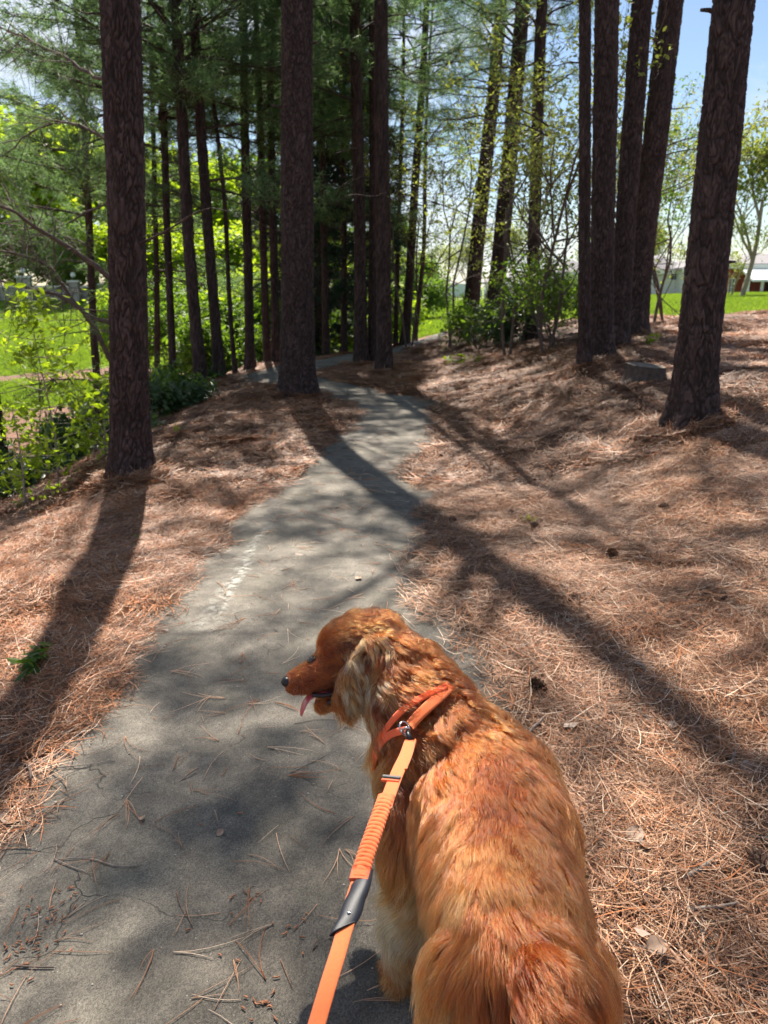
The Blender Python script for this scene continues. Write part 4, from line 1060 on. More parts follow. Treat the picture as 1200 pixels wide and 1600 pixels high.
def px_x(px, Y): return (px - 600) / 1200 * (Y * CT + .1 * ST)
def zat(py, Y): return P(600, py, Y)[2]
def windows(t, O, rects, y):
    for x0, x1, z0, z1 in rects:
        mb = MB(); f = .06
        for lo, hi in (((x0 - f, y - .06, z0 - f), (x0, y + .02, z1 + f)), ((x1, y - .06, z0 - f), (x1 + f, y + .02, z1 + f)), ((x0, y - .06, z1), (x1, y + .02, z1 + f)), ((x0, y - .08, z0 - f), (x1, y + .02, z0)), (((x0 + x1) / 2 - .025, y - .05, z0), ((x0 + x1) / 2 + .025, y + .0, z1)), ((x0, y - .045, (z0 + z1) / 2 - .02), (x1, y + .0, (z0 + z1) / 2 + .02))): mb.box(lo, hi)
        w_ = link('window', mb.mesh('window', M['white_trim'], False, O), t)
        o = link('pane', MB().box((x0, y - .03, z0), (x1, y + .01, z1)).mesh('pane', M['glass'], False, O), w_)
def hip(mb, x0, x1, y0, y1, z, h, ov=.4):
    x0 -= ov; x1 += ov; y0 -= ov; y1 += ov; w_ = min(x1 - x0, y1 - y0) / 2; xm0, xm1 = (x0 + w_, x1 - w_) if x1 - x0 > y1 - y0 else ((x0 + x1) / 2,) * 2; ym0, ym1 = ((y0 + y1) / 2,) * 2 if x1 - x0 > y1 - y0 else (y0 + w_, y1 - w_)
    v = [(x0, y0, z), (x1, y0, z), (x1, y1, z), (x0, y1, z), (xm0, ym0, z + h), (xm1, ym1, z + h), (x0, y0, z - .18), (x1, y0, z - .18), (x1, y1, z - .18), (x0, y1, z - .18)]
    mb.add(v, [(0, 1, 5, 4), (2, 3, 4, 5), (6, 7, 1, 0), (7, 8, 2, 1), (8, 9, 3, 2), (9, 6, 0, 3), (9, 8, 7, 6)], [(1, 2, 5), (3, 0, 4)])
def house(name, label, px0, px1, Y, dep, eave_py, roof_py, wall, roof, wins, extra=None):
    x0, x1 = px_x(px0, Y), px_x(px1, Y); z1 = zat(eave_py, Y); h = zat(roof_py, Y + dep / 2) - z1; zb = min(H(x0, Y), H(x1, Y + dep)) - .4
    O = ((x0 + x1) / 2, Y, zb); t = thing(name, label, 'house', O)
    link('wall', MB().box((x0, Y, zb), (x1, Y + dep, z1 - .185)).mesh('wall', M[wall], False, O), t)
    rb = MB(); hip(rb, x0, x1, Y, Y + dep, z1, h); link('roof', rb.mesh('roof', M[roof], False, O), t)
    link('fascia', MB().box((x0 - .45, Y - .46, z1 - .36), (x1 + .45, Y - .415, z1 - .05)).mesh('fascia', M['white_trim'], False, O), t)
    windows(t, O, [(px_x(a, Y), px_x(b, Y), zat(d_, Y), zat(c, Y)) for a, b, c, d_ in wins], Y)
    if extra: extra(t, O, x0, x1, z1, zb)
    return t
house('house', 'white house with grey hip roof seen right of the pine cluster', 1004, 1066, 66, 9, 421, 400, 'white_wall', 'roof_grey', [(1046, 1056, 424, 437), (1015, 1023, 424, 437)])
house('house', 'lower pale wing house directly right of the white hip roofed one', 1069, 1090, 64, 7, 418, 408, 'white_wall', 'roof_grey', [(1074, 1078, 424, 440)])
def porch(t, O, x0, x1, z1, zb):
    Y = 60
    for k in range(4):
        x = px_x(1168 + k * 22, Y - 2.2); link('porch_post', MB().box((x - .08, Y - 2.3, zb), (x + .08, Y - 2.14, zat(438, Y - 2))).mesh('porch_post', M['white_trim'], False, O), t)
    xa, xb = px_x(1150, Y), px_x(1290, Y); v = [(xa, Y - 2.6, zat(437, Y - 2.6)), (xb, Y - 2.6, zat(437, Y - 2.6)), (xb, Y - .02, zat(416, Y)), (xa, Y - .02, zat(416, Y))]
    v += [(a, b, c - .15) for a, b, c in v]
    link('porch_roof', MB().add(v, [(0, 1, 2, 3), (7, 6, 5, 4), (0, 4, 5, 1), (1, 5, 6, 2), (2, 6, 7, 3), (3, 7, 4, 0)]).mesh('porch_roof', M['roof_pale'], False, O), t)
    link('door', MB().box((px_x(1196, Y), Y - .05, zb), (px_x(1208, Y), Y + .01, zat(440, Y))).mesh('door', M['dark_door'], False, O), t)
house('brick_house', 'red brick house with a pale metal porch roof at the right edge', 1134, 1290, 60, 9, 412, 395, 'brick', 'roof_grey', [(1138, 1146, 436, 462)], porch)
def porch2(t, O, x0, x1, z1, zb):
    Y = 70
    for k, px in enumerate((782, 800, 812, 838, 862)):
        x = px_x(px, Y - 2); link('porch_post', MB().box((x - .12, Y - 2.1, zb), (x + .12, Y - 1.86, zat(450, Y - 2))).mesh('porch_post', M['white_trim'], False, O), t)
    link('porch_beam', MB().box((px_x(779, Y - 2), Y - 2.25, zat(450, Y - 2)), (px_x(866, Y - 2), Y - .01, zat(443, Y - 2))).mesh('porch_beam', M['white_trim'], False, O), t)
    for a, b in ((785, 796), (816, 822)): link('door', MB().box((px_x(a, Y), Y - .06, zb), (px_x(b, Y), Y + .01, zat(456, Y))).mesh('door', M['dark_door'], False, O), t)
house('house', 'white house with a posted porch glimpsed between the leaning pines', 776, 866, 70, 9, 440, 424, 'white_wall', 'roof_grey', [(802, 810, 456, 468), (845, 855, 452, 466)], porch2)
house('house', 'white house half hidden by brush left of the right cluster', 872, 925, 74, 9, 425, 408, 'white_wall', 'roof_grey', [(880, 888, 436, 448), (905, 912, 436, 448)])
house('house', 'pale garage house behind the parked car', 690, 740, 88, 9, 452, 440, 'white_wall', 'roof_grey', [(705, 712, 456, 464)])

# footway slab leading to the porch house
def walk():
    q = spline([(px_x(792, 34), 34), (px_x(790, 45), 45), (px_x(796, 58), 58), (px_x(806, 67), 67)], .5)
    tn = np.gradient(q, axis=0); tn /= np.linalg.norm(tn, axis=1)[:, None]; nr = np.stack([tn[:, 1], -tn[:, 0]], -1)
    V = np.stack([np.column_stack([q + nr * s, height((q + nr * s)[:, 0], (q + nr * s)[:, 1]) + .04]) for s in (-.9, -.3, .3, .9)], 1); n = len(q)
    i = np.arange(n - 1)[:, None] * 4; j = np.arange(3)[None]; F = np.stack([i + j, i + j + 1, i + 5 + j, i + 4 + j], -1).reshape(-1, 4)
    o = link('footway', MB().add(V.reshape(-1, 3), F).mesh('footway', M['concrete'])); o['kind'] = 'structure'
walk()

# stone wall with lamp pillars beyond the left lawn
def stone_wall():
    Y = 58; z0 = min(H(px_x(0, Y), Y), H(px_x(160, Y), Y)) - .3
    O = (px_x(80, Y), Y, z0); t = thing('stone_wall', 'long grey stone wall with pale coping beyond the left lawn', 'wall', O)
    x0, x1 = px_x(-160, Y), px_x(176, Y); zt = zat(449, Y)
    link('core', MB().box((x0, Y + .12, z0), (x1, Y + .45, zt - .005)).mesh('core', M['stone'], False, O), t)
    r_ = np.random.RandomState(3); mb = MB(); z = z0; 
    while z < zt - .1:
        h = min(r_.uniform(.16, .26), zt - z); x = x0
        while x < x1:
            w_ = r_.uniform(.25, .6); g_ = .02; mb.box((x + g_, Y + r_.uniform(-.02, .03), z + g_), (min(x + w_, x1) - g_, Y + .125, z + h - g_)); x += w_
        z += h
    o = link('stone', mb.mesh('stone', M['stone'], False, O), t); o['kind'] = 'stuff'
    link('coping', MB().box((x0, Y - .08, zt), (x1, Y + .55, zt + .12)).mesh('coping', M['stone_cap'], False, O), t)
    for px, lab in ((42, 'grey stone pillar with white cap and globe lamp, left on the wall'), (119, 'low stone pillar with globe lamp at the middle of the wall'), (166, 'plain stone pillar at the right end of the wall')):
        x = px_x(px, Y); zc = zat(434 if px == 42 else (441 if px == 119 else 446), Y); Op = (x, Y, z0); p = thing('stone_pillar', lab, 'pillar', Op, 'pillars of the stone wall')
        hw = .48 if px == 42 else .32
        link('shaft', MB().box((x - hw, Y - .45, z0), (x + hw, Y - .09, zc)).mesh('shaft', M['stone'], False, Op), p)
        link('cap', MB().box((x - hw - .1, Y - .52, zc), (x + hw + .1, Y - .085, zc + .14)).mesh('cap', M['stone_cap'], False, Op), p)
        if px != 166:
            Ol = (x, Y - .3, zc + .14); l = thing('globe_lamp', 'white globe lamp on the %s pillar' % ('tall left' if px == 42 else 'low middle'), 'lamp', Ol, 'globe lamps on the wall pillars')
            link('stand', MB().tube([(x, Y - .3, zc + .14), (x, Y - .3, zc + .3)], .06, 8).mesh('stand', M['metal_dark'], origin=Ol), l)
            link('globe', MB().sphere((x, Y - .3, zc + .5), .2, 12, 8).mesh('globe', M['globe'], origin=Ol), l)
stone_wall()

# parked car by the far lawn: pale, side on
def car():
    Y = 78; x0, x1 = px_x(686, Y), px_x(752, Y); L_ = x1 - x0; z = H(x0 + L_ / 2, Y); O = (x0 + L_ / 2, Y, z)
    t = thing('parked_car', 'pale blue white car parked beyond the sunny lawn', 'car', O)
    prof = [(0, .32), (0, .72), (.05, .80), (.24, .92), (.36, 1.38), (.42, 1.45), (.70, 1.45), (.80, 1.30), (.90, .98), (.985, .90), (1, .6), (1, .32)]
    def extr(pr, y0, y1, mt, nm, sc=1):
        n = len(pr); v = [(x0 + a * L_, y0 + (0.16 if b > .95 else 0), z + b) for a, b in pr] + [(x0 + a * L_, y1 - (0.16 if b > .95 else 0), z + b) for a, b in pr]
        mb = MB(); mb.add(v, [(i, (i + 1) % n, (i + 1) % n + n, i + n) for i in range(n)]); me = mb.mesh(nm, mt, False, O)
        bm = bmesh.new(); bm.from_mesh(me); bm.verts.ensure_lookup_table(); bm.faces.new([bm.verts[i] for i in range(n)][::-1]); bm.faces.new([bm.verts[i + n] for i in range(n)]); bmesh.ops.triangulate(bm, faces=bm.faces); bm.to_mesh(me); bm.free(); return link(nm, me, t)
    M['car'] = simple('pale_car_paint', (.62, .70, .74), .25); extr(prof, Y - .88, Y + .88, M['car'], 'body')
    extr([(.285, .97), (.385, 1.34), (.53, 1.36), (.53, .97)], Y - .775, Y + .775, M['glass'], 'window'); extr([(.55, .97), (.55, 1.36), (.69, 1.36), (.80, 1.16), (.84, .97)], Y - .775, Y + .775, M['glass'], 'window')
    for a in (.19, .80):
        for s in (-1, 1):
            w_ = link('wheel', MB().tube([(x0 + a * L_, Y + s * .90, z + .33), (x0 + a * L_, Y + s * .70, z + .33)], .33, 18).mesh('wheel', M['metal_dark'], True, O), t)
            link('rim', MB().tube([(x0 + a * L_, Y + s * .915, z + .33), (x0 + a * L_, Y + s * .901, z + .33)], .2, 12).mesh('rim', M['stone_cap'], True, O), w_)
car()

# ================================================================ small things on the ground
def stump():
    B = P(1006, 606, 8.3); B[2] = H(B[0], B[1]); t = thing('tree_stump', 'low sawn grey stump with spreading roots on the right bank', 'stump', B)
    n = 56; m = 14; th = np.arange(n) * 2 * np.pi / n; V = []
    for k in range(m):
        f = k / (m - 1); z = -.05 + .25 * f; r = .205 * (1 + .55 * (1 - f) ** 3 * (1 + .8 * np.sin(th * 5 + 1)) + .03 * np.sin(th * 17) + .02 * np.sin(th * 31 + 2))
        zz = z + .02 * np.cos(th - 2.6) * f
        V.append(np.stack([B[0] + r * np.cos(th), B[1] + r * np.sin(th) * .9, B[2] + zz], -1))
    V = np.array(V).reshape(-1, 3); i = np.arange(m - 1)[:, None] * n; j = np.arange(n)[None]; k = (j + 1) % n
    M['stump'] = simple('stump_bark', (.085, .06, .048), .9, noise=.4, nscale=25)
    link('bark', MB().add(V, np.stack([i + j, i + k, i + n + k, i + n + j], -1).reshape(-1, 4)).mesh('bark', M['stump'], origin=B), t)
    c = V[-n:].mean(0); rings = [c[None].repeat(n, 0) + (V[-n:] - c) * s - np.array([0, 0, d]) for s, d in ((1, 0), (.93, .004), (.6, .008), (.3, .012))]
    Vt = np.vstack(rings + [c[None] - [0, 0, .014]]); F = []; T = []
    for q in range(3):
        for a in range(n): b = (a + 1) % n; F.append((q * n + a, q * n + b, (q + 1) * n + b, (q + 1) * n + a))
    for a in range(n): T.append((3 * n + a, 3 * n + (a + 1) % n, 4 * n))
    link('cut_face', MB().add(Vt, F, T).mesh('cut_face', simple('weathered_cut_wood', (.15, .115, .09), .9, noise=.4, nscale=30), origin=B), t)
    for a0, l, sd_ in ((3.6, .55, 1), (3.0, .42, 2), (4.4, .3, 3)):
        tt = np.linspace(0, 1, 8); q = np.stack([B[0] + (.16 + l * tt) * np.cos(a0 + .3 * tt), B[1] + (.16 + l * tt) * np.sin(a0 + .3 * tt), 0 * tt], -1); q[:, 2] = height(q[:, 0], q[:, 1]) + .035 * (1 - tt)
        link('root', MB().tube(q, np.linspace(.045, .015, 8), 8).mesh('root', M['stump'], origin=B), t)
stump()

def cone_mesh(seed):
    r_ = np.random.RandomState(seed); mb = MB(); n = 0; Ln = .075
    mb.tube([(0, 0, 0), (0, 0, Ln)], [.012, .005], 6, c=(.2, .2, .2))
    for k in range(64):
        f = k / 64; a = k * 2.39996; z = Ln * f; R_ = .026 * math.sin(math.pi * min(1, .18 + f * .86)) + .006; d = np.array([math.cos(a), math.sin(a), 0]); s = np.array([-d[1], d[0], 0]); up = np.array([0, 0, 1.])
        p0 = up * z + d * .006; p1 = up * (z + .006) + d * R_ * .75; p2 = up * (z + .010) + d * R_; w_ = .006
        mb.add([p0 - s * .003, p0 + s * .003, p1 + s * w_, p1 - s * w_, p2 + s * w_ * .5 + up * .002, p2 - s * w_ * .5 + up * .002, p1 - up * .003, p2 - up * .003], [(0, 1, 2, 3), (3, 2, 4, 5), (0, 6, 7, 5)], [(1, 2, 6)], c=(.5 + .5 * r_.rand(),) * 3)
    return mb.mesh('pine_cone', M['cone'], False, col=True)
def mk_cone():
    m, nt, o = mat_new('pine_cone_scales'); g = G(nt); a = g.n('ShaderNodeAttribute', attribute_name='col').outputs['Fac']
    c = g.ramp(a, [(0.2, (.06, .03, .02)), (0.7, (.16, .085, .05)), (1.0, (.26, .16, .10))]); b = g.n('ShaderNodeBsdfPrincipled', {'Base Color': c, 'Roughness': .7}); nt.links.new(b.outputs[0], o.inputs[0]); return m
M['cone'] = mk_cone(); CM = [cone_mesh(1), cone_mesh(2)]
cones = [(828, 1080, 1.0, 'open pine cone in sunlit straw right of the dog\'s neck'), (889, 948, .9, 'small round pine cone at the shadow edge right of the path'), (712, 824, .7, 'pine cone lying in the long trunk shadow'), (842, 832, .8, 'dark pine cone beside the bright green tuft'),
         (740, 850, .7, 'pine cone just below the one in the trunk shadow'), (800, 812, .7, 'pine cone left of the bright green tuft'), (1190, 1385, 1.1, 'large pine cone at the right edge beside the mossy stick'), (1128, 948, .8, 'pine cone on sunny straw near the right edge'), (957, 876, 1.1, 'weathered pine cone in a dark hollow of the bank'),
         (374, 772, .7, 'pine cone on the left bank near the path edge'), (339, 776, .7, 'pine cone left of its neighbour on the left bank'), (392, 648, .6, 'pine cone on top of the mound'), (836, 756, .7, 'pine cone in the shaded dip above the green tuft'), (1045, 800, .8, 'pine cone on the upper right bank'), (968, 770, .7, 'pine cone beside a fallen thin twig on the bank'), (690, 722, .6, 'pine cone at the right lip of the path')]
for k, (a, b, s, lab) in enumerate(cones):
    q = on_ground(a, b, .018 + .018 * s); o = link('pine_cone', CM[k % 2]); o.location = q; o.scale = (s, s, s); o.rotation_euler = (R(80 + 20 * rng.rand()), R(rng.uniform(-20, 20)), rng.rand() * 6.28); tag(o, lab, 'pine cone', 'pine cones on the straw')

def stick(label, pix, r0, r1, mat='twig_pale', side=(), name='stick', lift=.02):
    if lift < .01: r0, r1 = r0 * .6, r1 * .6
    q = np.array([on_ground(a, b, lift + r0) for a, b in pix]); q = np.array(q); B = q[0].copy()
    ln = spline(q[:, :2], .02); z = np.interp(np.linspace(0, 1, len(ln)), np.linspace(0, 1, len(q)), q[:, 2]); pts = np.column_stack([ln, z]); pts[:, :2] += .003 * np.stack([n2(ln[:, 0] * 30, ln[:, 1] * 30, 61), n2(ln[:, 0] * 30, ln[:, 1] * 30, 62)], -1)
    rr = np.linspace(r0, r1, len(pts)) * (1 + .15 * n2(np.arange(len(pts)) * .8, np.arange(len(pts)) * 0, 63))
    if not side:
        o = link(name, MB().tube(pts, rr, 7).mesh(name, M[mat], origin=B)); o.location = B; tag(o, label, 'stick'); return
    t = thing(name, label, 'stick', B); link('stem', MB().tube(pts, rr, 7).mesh('stem', M[mat], origin=B), t)
    for f, px2 in side:
        p0 = pts[int(f * (len(pts) - 1))]; e = on_ground(*px2, lift + .01); link('side_twig', MB().tube([p0, (p0 + e) / 2 + [0, 0, .01], e], [r1, r1 * .8, r1 * .4], 5).mesh('side_twig', M[mat], origin=B), t)
stick('long forked fallen stick slanting down on the right straw', [(1052, 1035), (1075, 1075), (1105, 1110), (1138, 1155), (1150, 1190)], .0045, .007, side=[(.99, (1138, 1222)), (.45, (1100, 1090))])
stick('thin dark straight stick across the trunk shadow on the right', [(932, 1027), (985, 1032), (1040, 1037), (1085, 1030)], .004, .003, 'twig')
stick('mossy grey green curved stick at the right edge', [(1064, 1392), (1100, 1368), (1135, 1345), (1170, 1335), (1215, 1334)], .006, .008)
stick('short dark stick pointing at the dog from the right', [(815, 1166), (832, 1150), (852, 1132)], .006, .004)
stick('pale stick half buried in straw at the lower right', [(1070, 1440), (1110, 1436), (1150, 1430)], .006, .004)
stick('crooked dark twig at the left edge of the path', [(-5, 1212), (35, 1211), (48, 1222), (52, 1244)], .005, .004, 'twig')
stick('dark fallen branch at the foot of the right bank', [(738, 643), (765, 632), (808, 626)], .012, .008, 'twig')
stick('thin pale twig on the upper right bank', [(1010, 757), (1060, 752), (1105, 758)], .004, .003)
stick('long pale twig lying on the asphalt at the lower left', [(85, 1362), (118, 1360), (150, 1351)], .0028, .002, lift=.002)
stick('pale twig crossing the longer one at the lower left', [(88, 1364), (115, 1372), (142, 1380)], .0028, .002, lift=.002)
stick('straight twig right of the crossed pair at the lower left', [(143, 1362), (180, 1366), (214, 1367)], .0028, .0024, lift=.002)
stick('brown stick lying at the left edge near the bottom', [(22, 1525), (55, 1531), (88, 1530)], .0035, .0025, 'twig', lift=.002)
stick('thin twig on the asphalt below the dog\'s chin', [(460, 1145), (495, 1138), (532, 1140)], .0022, .0018, lift=.002)
stick('thin curved twig on the asphalt left of the leash', [(455, 1223), (490, 1200), (525, 1185)], .0025, .0015, lift=.002)
stick('faint brown twig left of the big path shadow', [(75, 1215), (130, 1207), (180, 1202)], .0028, .002, lift=.002)
stick('fallen twig on the sunny straw at the far right', [(1110, 735), (1150, 742), (1190, 748)], .004, .003)

# dead leaves
def leaf_mesh(seed, lob=False, scale=1.0):
    r_ = np.random.RandomState(seed); K = 9; V = []
    for i in range(K):
        f = i / (K - 1); w_ = math.sin(math.pi * f) ** .8 * .4 * (1 + (.5 * math.sin(f * 22) if lob else 0)); 
        for s in (-1, -.5, 0, .5, 1): V.append((f - .5, w_ * s, .16 * abs(s) * (1 + .4 * math.sin(f * 5 + seed)) + .12 * math.sin(f * 3 + seed)))
    V = np.array(V) * [1, 1, .6] * .05 * scale; F = [(i * 5 + j, i * 5 + j + 1, i * 5 + j + 6, i * 5 + j + 5) for i in range(K - 1) for j in range(4)]
    return MB().add(V, F)
M['leaf_dead'] = simple('dry_leaf', (.30, .20, .14), .7, noise=.25, nscale=60); M['leaf_grey'] = simple('bleached_leaf', (.30, .215, .16), .7, noise=.2, nscale=60)
dl = [(1168, 1222, 1.4, 'leaf_dead', 'curled brown dead leaf below the forked stick'), (990, 1328, 1.2, 'leaf_grey', 'bleached curled leaf right of the dog\'s back'), (1005, 1345, 1.0, 'leaf_grey', 'smaller bleached leaf below its larger twin'), (20, 1297, 1.6, 'leaf_grey', 'pale bark like leaf at the left edge of the path'), (940, 932, 1.0, 'leaf_grey', 'pale dead leaf in sun by the round pine cone'),
      (1000, 1056, 1.0, 'leaf_grey', 'grey dead leaf in the trunk shadow on the right'), (1022, 1507, 1.1, 'leaf_dead', 'dead leaf in straw at the lower right'), (560, 914, .9, 'leaf_dead', 'thin brown leaf on the asphalt above the dog\'s head'), (690, 776, .9, 'leaf_dead', 'small brown leaf at the path\'s right lip'), (1130, 1200, 1.0, 'leaf_dead', 'brown leaf beside the fork of the long stick'), (1048, 1150, .8, 'leaf_grey', 'small pale leaf left of the forked stick'),
      (345, 1317, .5, 'leaf_dead', 'tiny tan leaf on the shaded asphalt'), (225, 1300, .5, 'leaf_dead', 'tiny pale leaf in the middle of the asphalt'), (1140, 890, .9, 'leaf_grey', 'pale leaf fleck high on the right straw'), (905, 1010, .8, 'leaf_dead', 'dry leaf where the trunk shadow leaves the path')]
for k, (a, b, s, m_, lab) in enumerate(dl):
    q = on_ground(a, b, .006 if pathdist([on_ground(a, b)[0]], [on_ground(a, b)[1]])[0] < .5 else .035); o = link('dead_leaf', leaf_mesh(k, scale=s).mesh('dead_leaf', M[m_])); o.location = q; o.rotation_euler = (R(rng.uniform(-20, 20)), R(rng.uniform(-20, 20)), rng.rand() * 6.28); tag(o, lab, 'leaf', 'dead leaves')
# fallen green star leaf by the path
def star():
    V = [(0, 0, .004)]; F = []
    for k in range(10): a = k * math.pi / 5; r = .042 if k % 2 == 0 else .015; V.append((r * math.cos(a), r * math.sin(a), .002 if k % 2 else .010))
    F = [(0, 1 + k, 1 + (k + 1) % 10) for k in range(10)]
    o = link('star_leaf', MB().add(V, None, F).mesh('star_leaf', simple('green_leaf', (.16, .24, .10), .5))); o.location = on_ground(706, 934, .012); tag(o, 'green five pointed leaf lying at the shadow edge by the path', 'leaf')
star()

# small green plants
def weed(label, px, py, n, hgt, wd, mat, seed, name='seedling', grassy=False):
    r_ = np.random.RandomState(seed); B = on_ground(px, py); t = thing(name, label, 'plant', B); lm = MB(); tips = []
    for k in range(n):
        a = r_.rand() * 6.28; l = hgt * r_.uniform(.6, 1.1); e = np.array([math.cos(a) * wd * r_.rand(), math.sin(a) * wd * r_.rand(), l])
        if grassy:
            s = np.array([-math.sin(a), math.cos(a), 0]) * .003; e[:2] *= 1.5; m_ = e * .5 + [0, 0, l * .15]; p0 = np.array([0, 0, 0.]) + r_.normal(0, .02, 3) * [1, 1, 0]
            lm.add([p0 - s, p0 + s, p0 + m_ + s, p0 + m_ - s, p0 + e], [(0, 1, 2, 3)], [(3, 2, 4)], c=(r_.rand(),) * 3)
        else:
            link('stem', MB().tube([(0, 0, -.01), e * .5 + [0, 0, .01], e], [.0025, .002, .0015], 5, cap=False).mesh('stem', M['twig']), t)
            tips += [(e, e), (e * .7, e)]
    if not grassy:
        leaves(lm, tips, r_, 3, wd * .38, wd * .18, flat=1.4)
    o = link('leaves', lm.mesh('leaves', M[mat], smooth=False, col=True), t); o['kind'] = 'stuff'
weed('leafy green seedling in the trunk shadow at the left edge', 52, 1062, 7, .06, .13, 'leaf_mid', 1)
weed('pair of green leaves at the left edge above the seedling', 75, 1030, 3, .05, .08, 'leaf_mid', 2)
weed('bright green tuft on the sunny straw of the right bank', 830, 822, 26, .07, .07, 'lime', 3, 'grass_tuft', True)
weed('upright bright tuft on the left mound', 279, 684, 16, .16, .05, 'lime', 4, 'grass_tuft', True)
weed('green pine sprig lying at the end of the thin dark stick', 1105, 1024, 26, .03, .10, 'leaf_mid', 5, 'pine_sprig', True)
weed('small yellow green plant on the bank below the holly', 712, 572, 6, .16, .22, 'lime', 6)
weed('tiny lime sprout right of the plant below the holly', 745, 570, 4, .12, .12, 'lime', 7)
weed('lime sprout in front of the right pine cluster', 1015, 545, 5, .16, .14, 'lime', 8)
weed('sprout with two leaves by the mound on the left', 208, 850, 3, .05, .06, 'lime', 9)
weed('wisp of green beside the path on the left bank', 325, 745, 6, .05, .05, 'lime', 10, 'grass_tuft', True)
# ================================================================ the dog
DOG = np.array([.2, 1.25, 0.0])
def V3(*a): return np.array(a, float)
# chains of (centre, radii xyz) blended into one skin
def chain(*pts, n=7):
    o = []
    for (c0, r0), (c1, r1) in zip(pts[:-1], pts[1:]):
        for k in range(n):
            t = k / n; o.append((np.array(c0) * (1 - t) + np.array(c1) * t, np.array(r0) * (1 - t) + np.array(r1) * t))
    o.append((np.array(pts[-1][0]), np.array(pts[-1][1]))); return o
def rr(r): return (r, r, r)
blobs = []
blobs += chain(((.225, .965, .435), (.118, .09, .118)), ((.22, 1.06, .445), (.125, .11, .125)), ((.22, 1.18, .44), (.138, .12, .13)), ((.228, 1.32, .425), (.160, .12, .155)), ((.215, 1.46, .425), (.160, .12, .16)), ((.175, 1.55, .45), (.140, .10, .14)))
blobs += chain(((.145, 1.53, .49), rr(.125)), ((.09, 1.60, .55), rr(.110)), ((.035, 1.665, .61), rr(.095)), ((-.015, 1.71, .64), rr(.082)))           # neck
blobs += chain(((.075, 1.53, .44), (.075, .08, .10)), ((.065, 1.50, .36), (.06, .07, .07)))
blobs += chain(((.12, 1.57, .40), (.10, .09, .11)), ((.06, 1.60, .43), (.075, .07, .09)))                                                            # breast
blobs += chain(((-.02, 1.715, .66), rr(.078)), ((-.065, 1.705, .665), rr(.073)), ((-.10, 1.695, .662), rr(.062)))                                        # skull
blobs += chain(((-.11, 1.685, .630), rr(.052)), ((-.150, 1.664, .612), (.043, .042, .040)), ((-.188, 1.646, .603), (.036, .036, .034)), ((-.212, 1.636, .600), (.027, .029, .027)))   # muzzle
blobs += chain(((-.05, 1.675, .59), rr(.045)), ((-.10, 1.655, .560), rr(.028)), ((-.150, 1.640, .538), rr(.019)))                                      # lower jaw
blobs += chain(((-.015, 1.652, .700), (.030, .016, .022)), ((-.040, 1.626, .660), (.044, .014, .036)), ((-.068, 1.612, .610), (.044, .012, .036)), ((-.090, 1.614, .562), (.028, .010, .024)))  # near ear
blobs += chain(((-.07, 1.765, .70), (.02, .014, .02)), ((-.10, 1.785, .65), (.03, .012, .034)), ((-.11, 1.785, .60), (.022, .010, .022)))            # far ear
def leg(sx, sy, *q): return chain(*[((x + 0, y, z), r) for x, y, z, r in q])
blobs += leg(0, 0, (.085, 1.47, .40, rr(.085)), (.070, 1.40, .31, rr(.062)), (.058, 1.365, .235, rr(.040)), (.042, 1.345, .12, rr(.028)), (.034, 1.338, .055, rr(.026)), (.028, 1.335, .03, (.032, .034, .026)))
blobs += chain(((.028, 1.335, .028), (.032, .03, .024)), ((.018, 1.375, .024), (.031, .028, .020)))
blobs += leg(0, 0, (.26, 1.50, .40, rr(.08)), (.275, 1.50, .30, rr(.058)), (.285, 1.53, .22, rr(.038)), (.288, 1.555, .12, rr(.028)), (.288, 1.575, .05, rr(.026)), (.288, 1.585, .03, (.032, .034, .026)))
blobs += chain(((.288, 1.585, .028), (.032, .03, .024)), ((.280, 1.62, .024), (.031, .028, .020)))
for s, dy in ((-1, -.03), (1, .06)):
    x = .218 + s * .076
    blobs += chain(((x, 1.0, .40), (.072, .095, .11)), ((x + s * .012, 1.0 + dy, .31), (.060, .075, .08)), ((x + s * .012, 1.0 + dy, .25), rr(.050)), ((x + s * .008, .93 + dy, .19), rr(.034)), ((x + s * .005, .88 + dy, .15), rr(.026)), ((x + s * .005, .895 + dy, .08), rr(.024)), ((x + s * .005, .90 + dy, .03), (.030, .03, .024)))
    blobs += chain(((x + s * .005, .905 + dy, .026), (.031, .03, .022)), ((x + s * .003, .95 + dy, .022), (.030, .026, .019)))
TAILP = [(.228, .895, .525), (.230, .845, .515), (.236, .80, .465), (.240, .775, .40), (.240, .765, .33), (.238, .77, .27)]
blobs += chain(*[(p, rr(r)) for p, r in zip(TAILP, (.036, .030, .026, .022, .016, .010))])

def dog_mesh():
    mb = MB()
    for c, r in blobs: mb.sphere(c, np.array(r), 18, 12)
    me = mb.mesh('dog_blobs', None, origin=DOG); o = bpy.data.objects.new('dog_blobs', me); COL.objects.link(o)
    m = o.modifiers.new('r', 'REMESH'); m.mode = 'VOXEL'; m.voxel_size = .006; m.adaptivity = 0
    m = o.modifiers.new('s', 'SMOOTH'); m.factor = .5; m.iterations = 9
    dg = bpy.context.evaluated_depsgraph_get(); n = bpy.data.meshes.new_from_object(o.evaluated_get(dg)); n.name = 'body'
    n.polygons.foreach_set('use_smooth', np.ones(len(n.polygons), bool)); bpy.data.objects.remove(o); return n
BODY = dog_mesh()
def mk_skin():
    m, nt, o = mat_new('red_gold_undercoat'); g = G(nt); p = g.n('ShaderNodeTexCoord').outputs['Object']
    c = g.ramp(g.noise(p, 60, 4), [(0.3, (.20, .05, .012)), (0.7, (.30, .08, .02))]); b = g.n('ShaderNodeBsdfPrincipled', {'Base Color': c, 'Roughness': .8}); nt.links.new(b.outputs[0], o.inputs[0]); return m
BODY.materials.append(mk_skin())
